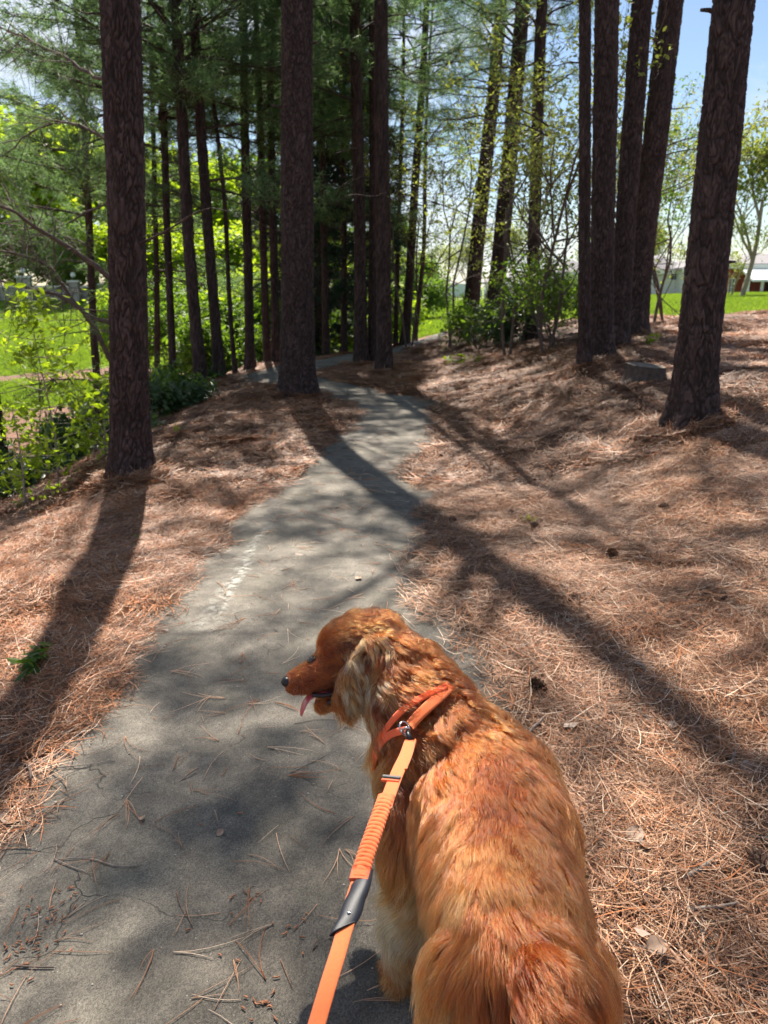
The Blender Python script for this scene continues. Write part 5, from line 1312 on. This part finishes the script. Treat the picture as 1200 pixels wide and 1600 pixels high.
dog = thing('dog', 'red golden long haired dog walking ahead on the leash, head turned left, tongue out', 'dog', DOG)
body = link('body', BODY, dog)
_bv = np.empty(len(BODY.vertices) * 3, np.float32); BODY.vertices.foreach_get('co', _bv); _bv = _bv.reshape(-1, 3) + DOG
_lt = [tuple(p.vertices) for p in BODY.polygons]
BVH = BVHTree.FromPolygons([Vector(v) for v in _bv], _lt)
def onbody(px, py, off=0.0):
    d = Vector(ray(px, py)).normalized(); h = BVH.ray_cast(Vector((0, 0, CAMZ)), d)
    if h[0] is None:
        h = min((BVH.find_nearest(Vector((0, 0, CAMZ)) + d * t) for t in np.arange(1.2, 2.2, .02)), key=lambda r: r[3]); n = np.array(h[1]); return np.array(h[0]) + n * off, n
    n = h[1] if h[1].dot(d) < 0 else -h[1]
    return np.array(h[0] + n * off), np.array(n)

# --- harness lines first: the coat is shorter beneath them
HARN = {
 'back_strap': ([(700, 1078), (692, 1090), (668, 1110), (652, 1128), (642, 1142)], .013),
 'neck_strap': ([(694, 1080), (672, 1089), (648, 1101), (632, 1112), (612, 1138), (598, 1165), (590, 1195), (587, 1225)], .0075),
 'side_strap': ([(642, 1142), (624, 1140), (608, 1152), (598, 1175), (592, 1200)], .0085)}
HP = {}
def smooth_line(px, w_):
    s = spline(px, 4.0); q = []; nn = []
    for a, b in s:
        h, n_ = onbody(a, b, .018); q.append(h); nn.append(n_)
    q = np.array(q); nn = np.array(nn); k = np.ones(9) / 9
    for _ in range(2):
        for A_ in (q, nn):
            p = np.pad(A_, ((4, 4), (0, 0)), 'edge'); p[:4] = 2 * A_[0] - A_[4:0:-1]; p[-4:] = 2 * A_[-1] - A_[-2:-6:-1]
            A_[:] = np.stack([np.convolve(p[:, i], k, 'valid') for i in range(3)], -1)
    nn /= np.linalg.norm(nn, axis=1)[:, None]; return q[::3], nn[::3], w_
for k, (px, w_) in HARN.items():
    HP[k] = smooth_line(px, w_)
# carry neck strap round the right side of the neck, out of sight
def ribbon(path, nrm, w_, th, n=26):
    q = spline(path, .008); idx = np.linspace(0, 1, len(q)); N_ = np.stack([np.interp(idx, np.linspace(0, 1, len(nrm)), nrm[:, i]) for i in range(3)], -1)
    t = np.gradient(q, axis=0); t /= np.linalg.norm(t, axis=1)[:, None]; s = np.cross(t, N_); s /= np.linalg.norm(s, axis=1)[:, None]; N_ = np.cross(s, t)
    w2 = np.broadcast_to(np.asarray(w_, float), (len(q),)) if np.ndim(w_) == 0 else np.interp(idx, np.linspace(0, 1, len(w_)), w_)
    prof = [(-1, 0), (-.93, 1), (-.5, 1.15), (0, 1.2), (.5, 1.15), (.93, 1), (1, 0), (.93, -1), (0, -1.1), (-.93, -1)]; k = len(prof)
    V = np.stack([q + s * (a * w2)[:, None] + N_ * (b * th) for a, b in prof], 1).reshape(-1, 3); m = len(q)
    i = np.arange(m - 1)[:, None] * k; j = np.arange(k)[None]; kk = (j + 1) % k
    F = np.stack([i + j, i + kk, i + k + kk, i + k + j], -1).reshape(-1, 4)
    mb = MB(); mb.add(V, F, [(0, a, a + 1) for a in range(1, k - 1)] + [((m - 1) * k, (m - 1) * k + a + 1, (m - 1) * k + a) for a in range(1, k - 1)]); return mb, q, s, N_
def mk_web(name, c1, c2, scale=900):
    m, nt, o = mat_new(name); g = G(nt); p = g.n('ShaderNodeTexCoord').outputs['Object']
    w1 = g.n('ShaderNodeTexWave', {'Vector': p, 'Scale': scale * .35, 'Distortion': 1.0}).outputs['Fac']; f = g.noise(p, 220, 4)
    c = g.mix(f, c1, c2); b = g.n('ShaderNodeBsdfPrincipled', {'Base Color': c, 'Roughness': .7, 'Normal': g.bump(g.math('ADD', w1, f), .35, .0008), 'Sheen Weight': .2}); nt.links.new(b.outputs[0], o.inputs[0]); return m
M['web'] = mk_web('orange_webbing', (.62, .105, .014), (.72, .15, .025)); M['web_red'] = mk_web('red_orange_webbing', (.85, .09, .02), (.95, .15, .03)); M['rubber'] = simple('black_rubber', (.010, .012, .020), .5, noise=.2, nscale=40)
M['steel'] = simple('bright_steel', (.55, .55, .56), .22, 1.0); M['pink'] = simple('pink_edge', (.75, .25, .30), .6)

harn = thing('dog_harness', 'orange and red webbing harness worn by the dog', 'harness', HP['back_strap'][0][2])
HO = np.array(harn.location)
for k, (q, nn, w_) in HP.items():
    mb, *_ = ribbon(q, nn, w_, .0016 if k != 'neck_strap' else .0022)
    o = link('strap', mb.mesh('strap', M['web'] if k == 'back_strap' else M['web_red'], origin=HO), harn); o['label'] = {'back_strap': 'light orange strap over the withers', 'neck_strap': 'red orange strap round the neck', 'side_strap': 'red orange strap down the left shoulder'}[k]
def ring(c, nrm, R_, r_, n=28, m=8, sq=1.0):
    nrm = nrm / np.linalg.norm(nrm); a = np.cross(nrm, [0, 0, 1.]); a /= np.linalg.norm(a); b = np.cross(nrm, a); V = []
    for i in range(n):
        t = 2 * np.pi * i / n; d = a * math.cos(t) + b * math.sin(t) * sq
        for j in range(m): u = 2 * np.pi * j / m; V.append(c + d * (R_ + r_ * math.cos(u)) + nrm * r_ * math.sin(u))
    F = [(i * m + j, ((i + 1) % n) * m + j, ((i + 1) % n) * m + (j + 1) % m, i * m + (j + 1) % m) for i in range(n) for j in range(m)]
    return MB().add(V, F)
RC, RN = onbody(645, 1140, .034)
link('ring', ring(RC, np.array([.5, -.4, .5]), .0135, .0021).mesh('ring', M['steel'], origin=HO), harn)

# --- leash
leash = thing('leash', 'orange webbing dog leash with a ruffled stretch sleeve and black rubber grip', 'leash', RC); LO = RC.copy()
def Lp(px, py, z): return Wz(px, py, z)
zr = RC[2]
def lz(py): return np.interp(py, [1150, 1250, 1400, 1600], [zr - .002, zr - .004, zr - .022, zr - .045])
def lpath(pts): return np.array([Lp(a, b, lz(b)) for a, b in pts])
LN = np.array([-.18, -.42, .89])
def strap(nm, pts, w_, th, mat, nrm=LN):
    q = lpath(pts); mb, qs, s, N_ = ribbon(q, np.repeat(nrm[None], len(q), 0), w_, th); return link(nm, mb.mesh(nm, M[mat], origin=LO), leash), qs, s, N_
strap('webbing', [(642, 1157), (634, 1180), (622, 1205), (610, 1236), (601, 1262)], .0135, .0014, 'web')
strap('webbing', [(646, 1158), (640, 1182), (631, 1204)], .0085, .0012, 'web', LN * [1, 1, 1] - [.9, 0, 0])
# ruffled stretch sleeve
def sleeve():
    q = spline(lpath([(604, 1244), (592, 1278), (580, 1312), (570, 1342), (562, 1372)]), .0007); m = len(q); t = np.gradient(q, axis=0); t /= np.linalg.norm(t, axis=1)[:, None]
    s = np.cross(t, LN); s /= np.linalg.norm(s, axis=1)[:, None]; N_ = np.cross(s, t); ph = np.linspace(0, 21, m)
    k = 22; V = []
    th = np.arange(k) * 2 * np.pi / k
    for j in range(k):
        c_, s_ = math.cos(th[j]), math.sin(th[j]); lean = .28 * (1 - abs(c_) ** 2) + .12 * c_
        f = (ph + lean) % 1.0; rid = np.sqrt(np.clip(1 - (2 * f - 1) ** 2, 0, 1)); ew = np.clip(np.minimum(np.arange(m), m - 1 - np.arange(m)) / 40, 0, 1)
        rid = 1 + (rid - 1) * ew
        V.append(q + s * (c_ * (.0138 + .0028 * rid))[:, None] + N_ * ((s_ * (.0042 + .0034 * rid))[:, None]) + N_ * .0005 * np.sin(ph * 5 + c_ * 6)[:, None])
    V = np.stack(V, 1).reshape(-1, 3); i = np.arange(m - 1)[:, None] * k; j = np.arange(k)[None]; kk = (j + 1) % k
    mb = MB(); mb.add(V, np.stack([i + j, i + kk, i + k + kk, i + k + j], -1).reshape(-1, 4)); link('stretch_sleeve', mb.mesh('stretch_sleeve', M['web'], origin=LO), leash)
    e = q[-1]; mbq, *_ = ribbon(np.array([q[-30], e, e + t[-1] * .006]), np.repeat(LN[None], 3, 0), .0165, .0055); link('sleeve_hem', mbq.mesh('sleeve_hem', M['web_red'], origin=LO), leash)
sleeve()
strap('webbing', [(568, 1352), (558, 1385), (550, 1410), (540, 1440)], .0128, .0014, 'web')
# black rubber grip, a slanted sleeve
def grip():
    V = []; k = 16; px = lpath([(566, 1372), (561, 1390), (553, 1412), (546, 1432), (536, 1452)]); q = spline(px, .002); m = len(q); t = np.gradient(q, axis=0); t /= np.linalg.norm(t, axis=1)[:, None]; s = np.cross(t, LN); s /= np.linalg.norm(s, axis=1)[:, None]; N_ = np.cross(s, t); sg = 1 if s[0][0] < 0 else -1
    for i in range(m):
        f = i / (m - 1); sl = []
        for j in range(k):
            a = 2 * np.pi * j / k; c_, s_ = math.cos(a), math.sin(a); r = .0150 + .0015 * math.sin(f * math.pi)
            ex = abs(c_) ** .7 * np.sign(c_) * r; shift = .020 * (ex / .017) * sg     # slanted ends
            V.append(q[i] + s[i] * ex + N_[i] * s_ * (.0055 + .003 * math.sin(f * math.pi)) + t[i] * shift)
    V = np.array(V); i = np.arange(m - 1)[:, None] * k; j = np.arange(k)[None]; kk = (j + 1) % k
    mb = MB(); mb.add(V, np.stack([i + j, i + kk, i + k + kk, i + k + j], -1).reshape(-1, 4), [(0, a, a + 1) for a in range(1, k - 1)] + [((m - 1) * k, (m - 1) * k + a + 1, (m - 1) * k + a) for a in range(1, k - 1)])
    link('grip', mb.mesh('grip', M['rubber'], origin=LO), leash)
    c = q[int(m * .75)] + N_[0] * .0085; link('stud', MB().sphere(c, (.003, .003, .0015), 10, 6).mesh('stud', M['steel'], origin=LO), leash)
grip()
strap('webbing', [(548, 1425), (538, 1455), (528, 1490), (517, 1525), (506, 1562), (495, 1600), (478, 1660), (455, 1740)], .0126, .0015, 'web')
def handle():
    a = Lp(455, 1740, lz(1740)); q = spline(np.array([a, a * .5 + np.array([-.13, .38, .80]) * .5 + [0, 0, -.03], (-.13, .36, .88), (-.14, .30, .98), (-.17, .24, 1.06), (-.15, .17, 1.07), (-.11, .20, 1.0), (-.12, .30, .93), (-.128, .35, .885)]), .02)
    mb, *_ = ribbon(q, np.repeat(np.array([[.75, -.5, .4]]), len(q), 0), .0126, .0015); link('hand_loop', mb.mesh('hand_loop', M['web'], origin=LO), leash)
handle()
# slider buckle
def buckle():
    c = Lp(611, 1218, lz(1218)); t = Lp(606, 1230, lz(1230)) - Lp(616, 1206, lz(1206)); t /= np.linalg.norm(t); s = np.cross(t, LN); s /= np.linalg.norm(s); n = np.cross(s, t)
    if n[2] < 0: n = -n
    def bar(o0, o1, hw, hh, mat, nm, tt=.0035):
        V = []
        for a in (-1, 1):
            for (e, f) in ((o0, -hh), (o1, -hh), (o1, hh * 1.2), (o0, hh * 1.2)): V.append(c + s * a * hw + t * e + n * f)
        me = MB().add(V, [(0, 1, 2, 3), (7, 6, 5, 4), (0, 4, 5, 1), (1, 5, 6, 2), (2, 6, 7, 3), (3, 7, 4, 0)]).mesh(nm, M[mat], False, origin=LO)
        bm = bmesh.new(); bm.from_mesh(me); bmesh.ops.bevel(bm, geom=bm.edges[:], offset=.0008, segments=2, affect='EDGES'); bm.to_mesh(me); bm.free(); return link(nm, me, leash)
    bar(-.009, -.002, .0182, .0034, 'rubber', 'buckle'); bar(.0012, .0030, .0180, .0030, 'leaf_grey', 'buckle_edge'); bar(.0032, .0075, .0175, .0030, 'web_red', 'buckle_bar')
buckle()
# trigger hook joining leash and ring
def hook():
    e = Lp(642, 1157, lz(1157)); c = (RC + e) / 2 + np.array([0, 0, .003]); link('hook', ring(RC + (e - RC) * .32, np.array([.1, .9, .3]), .0085, .0022, sq=1.5).mesh('hook', M['steel'], origin=LO), leash)
    link('hook_body', MB().tube([RC + (e - RC) * .35 + [0, 0, .003], c, e + (RC - e) * .05], [.0035, .005, .006], 10).mesh('hook_body', M['metal_dark'], origin=LO), leash)
hook()

# --- coat: guide table (position, direction, length, lift, colour tone 0 dark .. 1 cream)
GD = [((-.21, 1.63, .62), (.8, .35, .2), .005, .3, .46), ((-.15, 1.65, .64), (.8, .4, .1), .006, .3, .46), ((-.15, 1.64, .60), (.8, .35, -.2), .008, .3, .42), ((-.13, 1.64, .55), (.7, .3, -.5), .012, .3, .60),
      ((-.09, 1.70, .70), (.8, .3, .2), .020, .4, .45), ((-.05, 1.71, .73), (.85, .2, -.1), .030, .5, .48), ((.01, 1.70, .72), (.8, -.2, -.4), .030, .4, .42), ((-.08, 1.64, .64), (.6, -.1, -.6), .016, .35, .45), ((-.09, 1.65, .60), (.5, .1, -.8), .020, .4, .44),
      ((-.01, 1.64, .69), (-.3, -.15, -1), .034, .5, .52), ((-.04, 1.62, .65), (-.35, -.05, -1), .040, .45, .80), ((-.065, 1.61, .60), (-.3, 0, -1), .042, .4, .82), ((-.08, 1.62, .56), (-.2, 0, -1), .040, .4, .72), ((-.02, 1.63, .60), (-.1, -.1, -1), .040, .5, .60),
      ((.04, 1.66, .70), (.55, -.6, -.2), .040, .5, .42), ((.10, 1.60, .65), (.5, -.8, -.2), .042, .6, .46), ((.02, 1.60, .60), (.3, -.4, -.9), .045, .5, .38), ((.06, 1.53, .57), (.1, -.6, -.8), .045, .5, .40), ((-.02, 1.62, .53), (.1, -.2, -1), .050, .4, .50),
      ((.0, 1.60, .45), (-.1, -.1, -1), .065, .35, .72), ((-.01, 1.60, .38), (.0, -.1, -1), .075, .3, .80), ((.04, 1.55, .32), (0, -.1, -1), .075, .3, .80),
      ((.13, 1.50, .61), (.35, -.9, -.1), .045, .7, .46), ((.19, 1.42, .59), (.35, -1, -.1), .044, .5, .46), ((.20, 1.30, .58), (.02, -1, -.05), .050, .16, .52), ((.215, 1.15, .57), (.0, -1, -.05), .050, .14, .56), ((.22, 1.02, .565), (.0, -1, -.1), .050, .18, .54),
      ((.15, 1.2, .55), (-.35, -1, -.15), .050, .14, .57), ((.29, 1.2, .55), (.45, -1, -.15), .050, .14, .52), ((.14, 1.35, .55), (-.3, -1, -.3), .050, .14, .54), ((.30, 1.35, .53), (.4, -1, -.2), .050, .14, .5),
      ((.07, 1.30, .45), (-.1, -.6, -.8), .050, .2, .44), ((.08, 1.15, .42), (-.05, -.6, -.8), .050, .2, .52), ((.06, 1.42, .45), (-.1, -.4, -.9), .050, .2, .36), ((.35, 1.30, .42), (.15, -.7, -.7), .045, .2, .5), ((.34, 1.15, .42), (.15, -.7, -.7), .045, .2, .5),
      ((.11, 1.02, .50), (-.4, -.8, -.5), .042, .2, .62), ((.10, .95, .42), (-.2, -.5, -.85), .050, .2, .60), ((.12, .89, .40), (-.15, -.4, -.9), .055, .25, .55), ((.34, 1.02, .50), (.4, -.8, -.5), .042, .2, .52), ((.35, .93, .42), (.2, -.5, -.85), .050, .2, .46), ((.32, .89, .40), (.15, -.4, -.9), .055, .25, .40),
      ((.19, .89, .52), (-.25, -.9, -.4), .055, .45, .42), ((.26, .89, .52), (.3, -.9, -.4), .055, .45, .40), ((.225, .90, .55), (0, -1, .1), .050, .5, .42), ((.23, .83, .53), (.0, -.9, -.5), .065, .4, .48), ((.235, .78, .45), (.0, -.3, -1), .085, .4, .54), ((.24, .76, .35), (0, -.1, -1), .09, .35, .7),
      ((.20, .82, .48), (-.5, -.4, -.8), .08, .4, .46), ((.27, .82, .48), (.5, -.4, -.8), .08, .4, .44),
      ((.06, 1.36, .30), (-.5, -.7, -.5), .060, .5, .66), ((.04, 1.32, .22), (-.4, -.8, -.4), .060, .6, .76), ((.02, 1.36, .25), (-.7, -.2, -.5), .055, .5, .80), ((.04, 1.33, .12), (-.2, -.6, -.8), .030, .5, .72), ((.02, 1.37, .04), (-.2, .3, -.6), .018, .4, .6), ((.08, 1.40, .35), (-.2, -.4, -.9), .050, .3, .55),
      ((.28, 1.53, .25), (.4, -.7, -.5), .05, .5, .8), ((.29, 1.58, .1), (.1, -.6, -.8), .025, .4, .6), ((.2, 1.3, .27), (0, -.6, -.8), .07, .4, .8), ((.14, 1.0, .22), (0, -.9, -.5), .055, .5, .75), ((.31, 1.0, .22), (0, -.9, -.5), .055, .5, .7), ((.14, .88, .1), (0, -.5, -.8), .025, .4, .65), ((.31, .96, .1), (0, -.5, -.8), .025, .4, .6)]
GP = np.array([g[0] for g in GD]); GDIR = np.array([g[1] for g in GD], float); GDIR /= np.linalg.norm(GDIR, axis=1)[:, None]
GL = np.array([[g[2], g[3], g[4]] for g in GD])
def field(p):
    d2 = ((p[:, None] - GP[None]) ** 2).sum(-1); w_ = 1 / (d2 + .0006) ** 1.8; w_ /= w_.sum(1)[:, None]
    return w_ @ GDIR, w_ @ GL

def coat():
    r_ = np.random.RandomState(9)
    nf = len(BODY.polygons); BODY.calc_loop_triangles(); tri = np.empty(len(BODY.loop_triangles) * 3, np.int32); BODY.loop_triangles.foreach_get('vertices', tri); tri = tri.reshape(-1, 3)
    A, B, C = _bv[tri[:, 0]], _bv[tri[:, 1]], _bv[tri[:, 2]]; nr = np.cross(B - A, C - A); ar = np.linalg.norm(nr, axis=1) / 2; nr /= (2 * ar[:, None] + 1e-12)
    ctr = (A + B + C) / 3
    hid = (nr @ np.array([0, -.25, .95]) < -.35) & (ctr[:, 0] > .1) & (ctr[:, 1] < 1.7)     # underside: fewer
    head = ctr[:, 0] < -.0
    wgt = ar * np.where(hid, .25, 1) * np.where(head & (ctr[:, 2] > .5), 2.2, 1); 
    NS = 230000
    k = r_.choice(len(tri), NS, p=wgt / wgt.sum()); u, v = r_.rand(2, NS); sw = u + v > 1; u[sw] = 1 - u[sw]; v[sw] = 1 - v[sw]
    root = A[k] + (B[k] - A[k]) * u[:, None] + (C[k] - A[k]) * v[:, None]; nn = nr[k]
    root = root.astype(float)
    # bare spots: nose leather, eye
    bald = (np.linalg.norm(root - NOSE, axis=1) < .017) | (np.linalg.norm(root - EYE, axis=1) < .0095)
    root, nn = root[~bald], nn[~bald]; n = len(root)
    d, pr = field(root); ln, lift, tone = pr[:, 0], pr[:, 1], pr[:, 2]
    # swirls: bend the flow in broad and fine waves
    th = .75 * n3(root * 8, 1) + .60 * n3(root * 19, 2) + .16 * n3(root * 55, 3)
    calm = np.clip((root[:, 0] + .02) / .05, .25, 1); th = th * calm
    d = d - nn * (d * nn).sum(1)[:, None]; d /= np.linalg.norm(d, axis=1)[:, None] + 1e-9; sd_ = np.cross(nn, d)
    d = d * np.cos(th)[:, None] + sd_ * np.sin(th)[:, None]; sd_ = np.cross(nn, d)
    # locks: strands lean on the lock they belong to
    cs = .011; jit = r_.rand(3) ; cell = np.floor(root / cs + .35 * np.stack([n3(root * 60, 11), n3(root * 60, 12), n3(root * 60, 13)], -1)).astype(np.int64)
    key = (cell[:, 0] * 73856093) ^ (cell[:, 1] * 19349663) ^ (cell[:, 2] * 83492791); uq, inv = np.unique(key, return_inverse=True)
    cnt = np.bincount(inv).astype(float); cen = np.stack([np.bincount(inv, root[:, i]) / cnt for i in range(3)], -1)[inv]
    lr = r_.rand(len(uq), 4)[inv]
    longf = np.clip((ln - .012) / .03, 0, 1)
    ln = ln * (.80 + .35 * lr[:, 0]) * r_.uniform(.75, 1.1, n) * np.where(longf > .3, 1.25, 1)
    cell2 = np.floor(root / .034 + .5 * np.stack([n3(root * 25, 14), n3(root * 25, 15), n3(root * 25, 16)], -1)).astype(np.int64)
    key2 = (cell2[:, 0] * 73856093) ^ (cell2[:, 1] * 19349663) ^ (cell2[:, 2] * 83492791); u2, inv2 = np.unique(key2, return_inverse=True); c2 = np.bincount(inv2).astype(float)
    cen2 = np.stack([np.bincount(inv2, root[:, i]) / c2 for i in range(3)], -1)[inv2]; l2r = r_.rand(len(u2), 4)[inv2]; curly = np.clip((root[:, 1] - 1.42) / .1, 0, 1) + .35
    nh = np.full(n, 9.)
    for q, _n, w_ in HP.values():
        qs = spline(q, .01) - 0; dd = np.sqrt(((root[:, None] - qs[None]) ** 2).sum(-1)).min(1); nh = np.minimum(nh, dd)
    under = nh < .030; ln = np.where(under, ln * .5, ln); lift = np.where(under, .10, lift)
    K = 8; t = np.linspace(0, 1, K)[None, :, None]
    ll = ln[:, None, None]; lf = lift[:, None, None]
    base = root[:, None] + d[:, None] * ll * t + nn[:, None] * ll * (lf * (1.1 * t - .75 * t * t) + .10 * t)
    # gravity on the long feathering
    base[:, :, 2] -= (ll * t * t * .22 * longf[:, None, None])[:, :, 0]
    wav = (l2r[:, 1] * 6.28 + .8 * lr[:, 1])[:, None, None] + t * (4 + 4 * l2r[:, 2])[:, None, None]
    amp = (ln * .11 * longf * (curly + .25))[:, None, None]; lift = lift * (.45 + 1.1 * l2r[:, 0])
    base = base + sd_[:, None] * amp * (np.sin(wav) - np.sin(wav[:, :1])) + nn[:, None] * amp * .5 * (np.cos(wav) - np.cos(wav[:, :1]))
    pull = (cen - root); pull -= nn * (pull * nn).sum(1)[:, None]
    base = base + pull[:, None] * (t ** 1.2) * (.50 * longf)[:, None, None] * (1 - .4 * lr[:, 3])[:, None, None]
    pull2 = (cen2 - root); pull2 -= nn * (pull2 * nn).sum(1)[:, None]; base = base + pull2[:, None] * (t ** 1.6) * (.46 * longf * (.6 + .4 * curly))[:, None, None]
    stray = (r_.rand(n) < .05)[:, None, None]
    base = base + np.cumsum(r_.normal(0, .0006, (n, K, 3)), 1) + stray * t * r_.normal(0, .006, (n, 1, 3))
    cu = bpy.data.hair_curves.new('coat'); cu.add_curves([K] * n)
    cu.attributes['position'].data.foreach_set('vector', (base - DOG).astype(np.float32).ravel())
    rad = .00038 * (1.15 - .95 * t[0, :, 0] ** 2)[None] * r_.uniform(.7, 1.2, (n, 1)) * np.where(longf > .3, 1.0, .8)[:, None]
    if 'radius' not in cu.attributes: cu.attributes.new('radius', 'FLOAT', 'POINT')
    cu.attributes['radius'].data.foreach_set('value', rad.astype(np.float32).ravel())
    earz = (root[:, 0] < .02) & (root[:, 0] > -.105) & (root[:, 1] < 1.65) & (root[:, 2] > .53)
    tn = tone - .03 + .09 * n3(root * 9, 5) + (.15 + .65 * earz) * (lr[:, 3] - .5) + .12 * (l2r[:, 3] - .5) + .07 * r_.normal(0, 1, n) + .02 * earz
    hd = (root[:, 0] < .0) & ~earz; tn = tn + hd * (.16 * n3(root * 45, 7) - .05 + .10 * n3(root * 18, 8)) + (~hd) * .02
    tn = tn[:, None] + np.linspace(-.10, .10, K)[None]
    a = cu.attributes.new('tone', 'FLOAT', 'POINT'); a.data.foreach_set('value', np.clip(tn, 0, 1).astype(np.float32).ravel())
    m, nt, o = mat_new('red_gold_coat'); g = G(nt)
    at = g.n('ShaderNodeAttribute', attribute_name='tone').outputs['Fac']
    c = g.ramp(at, [(0.0, (.035, .006, .0012)), (0.28, (.075, .011, .0018)), (0.50, (.20, .038, .0055)), (0.68, (.38, .098, .018)), (0.82, (.48, .24, .10)), (1.0, (.62, .45, .28))])
    h = g.n('ShaderNodeBsdfHairPrincipled', {'Color': c, 'Roughness': .30, 'Radial Roughness': .45, 'Random Roughness': .2}); h.parametrization = 'COLOR'
    nt.links.new(h.outputs[0], o.inputs[0]); cu.materials.append(m)
    ob = link('coat', cu, dog); ob['kind'] = 'stuff'
    return n

# --- face details
NOSE = np.array([-.229, 1.628, .607])
EYE, EN = onbody(487, 1031)
def face():
    m_ = MB(); m_.sphere(NOSE, (.0145, .0150, .0125), 16, 10); link('nose', m_.mesh('nose', simple('nose_leather', (.015, .012, .012), .35), origin=DOG), dog)
    f = np.array([-.93, -.35, 0]); s = np.array([.35, -.93, 0])
    link('eye', MB().sphere(EYE - EN * .004, rr(.012), 16, 10).mesh('eye', simple('dark_eye', (.02, .01, .006), .06, spec=.8), origin=DOG), dog)
    # lips and mouth lining
    q = np.array([(-.075, 1.640, .585), (-.105, 1.632, .578), (-.14, 1.622, .574), (-.17, 1.618, .577)]); link('lip', MB().tube(spline(q, .006), .006, 8).mesh('lip', simple('dark_lip', (.025, .012, .012), .35), origin=DOG), dog)
    q = np.array([(-.075, 1.638, .572), (-.105, 1.630, .560), (-.135, 1.622, .553)]); link('lip', MB().tube(spline(q, .006), .007, 8).mesh('lip', bpy.data.materials['dark_lip'], origin=DOG), dog)
    link('mouth_lining', MB().sphere((-.125, 1.642, .571), (.034, .016, .010), 14, 8).mesh('mouth_lining', simple('mouth_lining', (.10, .02, .02), .4), origin=DOG), dog)
    tq = spline(np.array([(-.135, 1.640, .576), (-.165, 1.628, .574), (-.183, 1.620, .562), (-.192, 1.613, .545), (-.197, 1.610, .528)]), .004); m2 = len(tq); V = []; k = 12
    t = np.gradient(tq, axis=0); t /= np.linalg.norm(t, axis=1)[:, None]; sv = np.array([.35, -.93, 0.0]); 
    for i in range(m2):
        f_ = i / (m2 - 1); w_ = .0125 * (1 - max(0, f_ - .72) ** 2 * 8) + .001; n_ = np.cross(t[i], sv); n_ /= np.linalg.norm(n_)
        for j in range(k):
            a = 2 * np.pi * j / k; V.append(tq[i] + sv * math.cos(a) * w_ + n_ * (math.sin(a) * .0032 - .0022 * (1 - abs(math.cos(a))) * (1 if math.sin(a) > 0 else 0)))
    V = np.array(V); i = np.arange(m2 - 1)[:, None] * k; j = np.arange(k)[None]; kk = (j + 1) % k
    link('tongue', MB().add(V, np.stack([i + j, i + kk, i + k + kk, i + k + j], -1).reshape(-1, 4), [((m2 - 1) * k, (m2 - 1) * k + a + 1, (m2 - 1) * k + a) for a in range(1, k - 1)]).mesh('tongue', simple('wet_tongue', (.52, .10, .12), .25, spec=.6), origin=DOG), dog)
def whiskers():
    r_ = np.random.RandomState(2)
    for k in range(9):
        p, n_ = onbody(462 + 4 * (k % 5), 1072 + 5 * (k // 2), .001); d = n_ * .6 + np.array([-.2, -.5, -.35 + .1 * (k % 3)]); d /= np.linalg.norm(d); l = r_.uniform(.022, .04)
        link('whisker', MB().tube([p, p + d * l * .5, p + d * l + [0, 0, -.006]], [.0003, .00022, .0001], 4).mesh('whisker', M['leaf_grey'], origin=DOG), dog)
    link('eye_rim', ring(EYE + EN * .002, EN, .0105, .0022, 20, 8).mesh('eye_rim', bpy.data.materials['dark_lip'], origin=DOG), dog)
face()
whiskers()
coat()
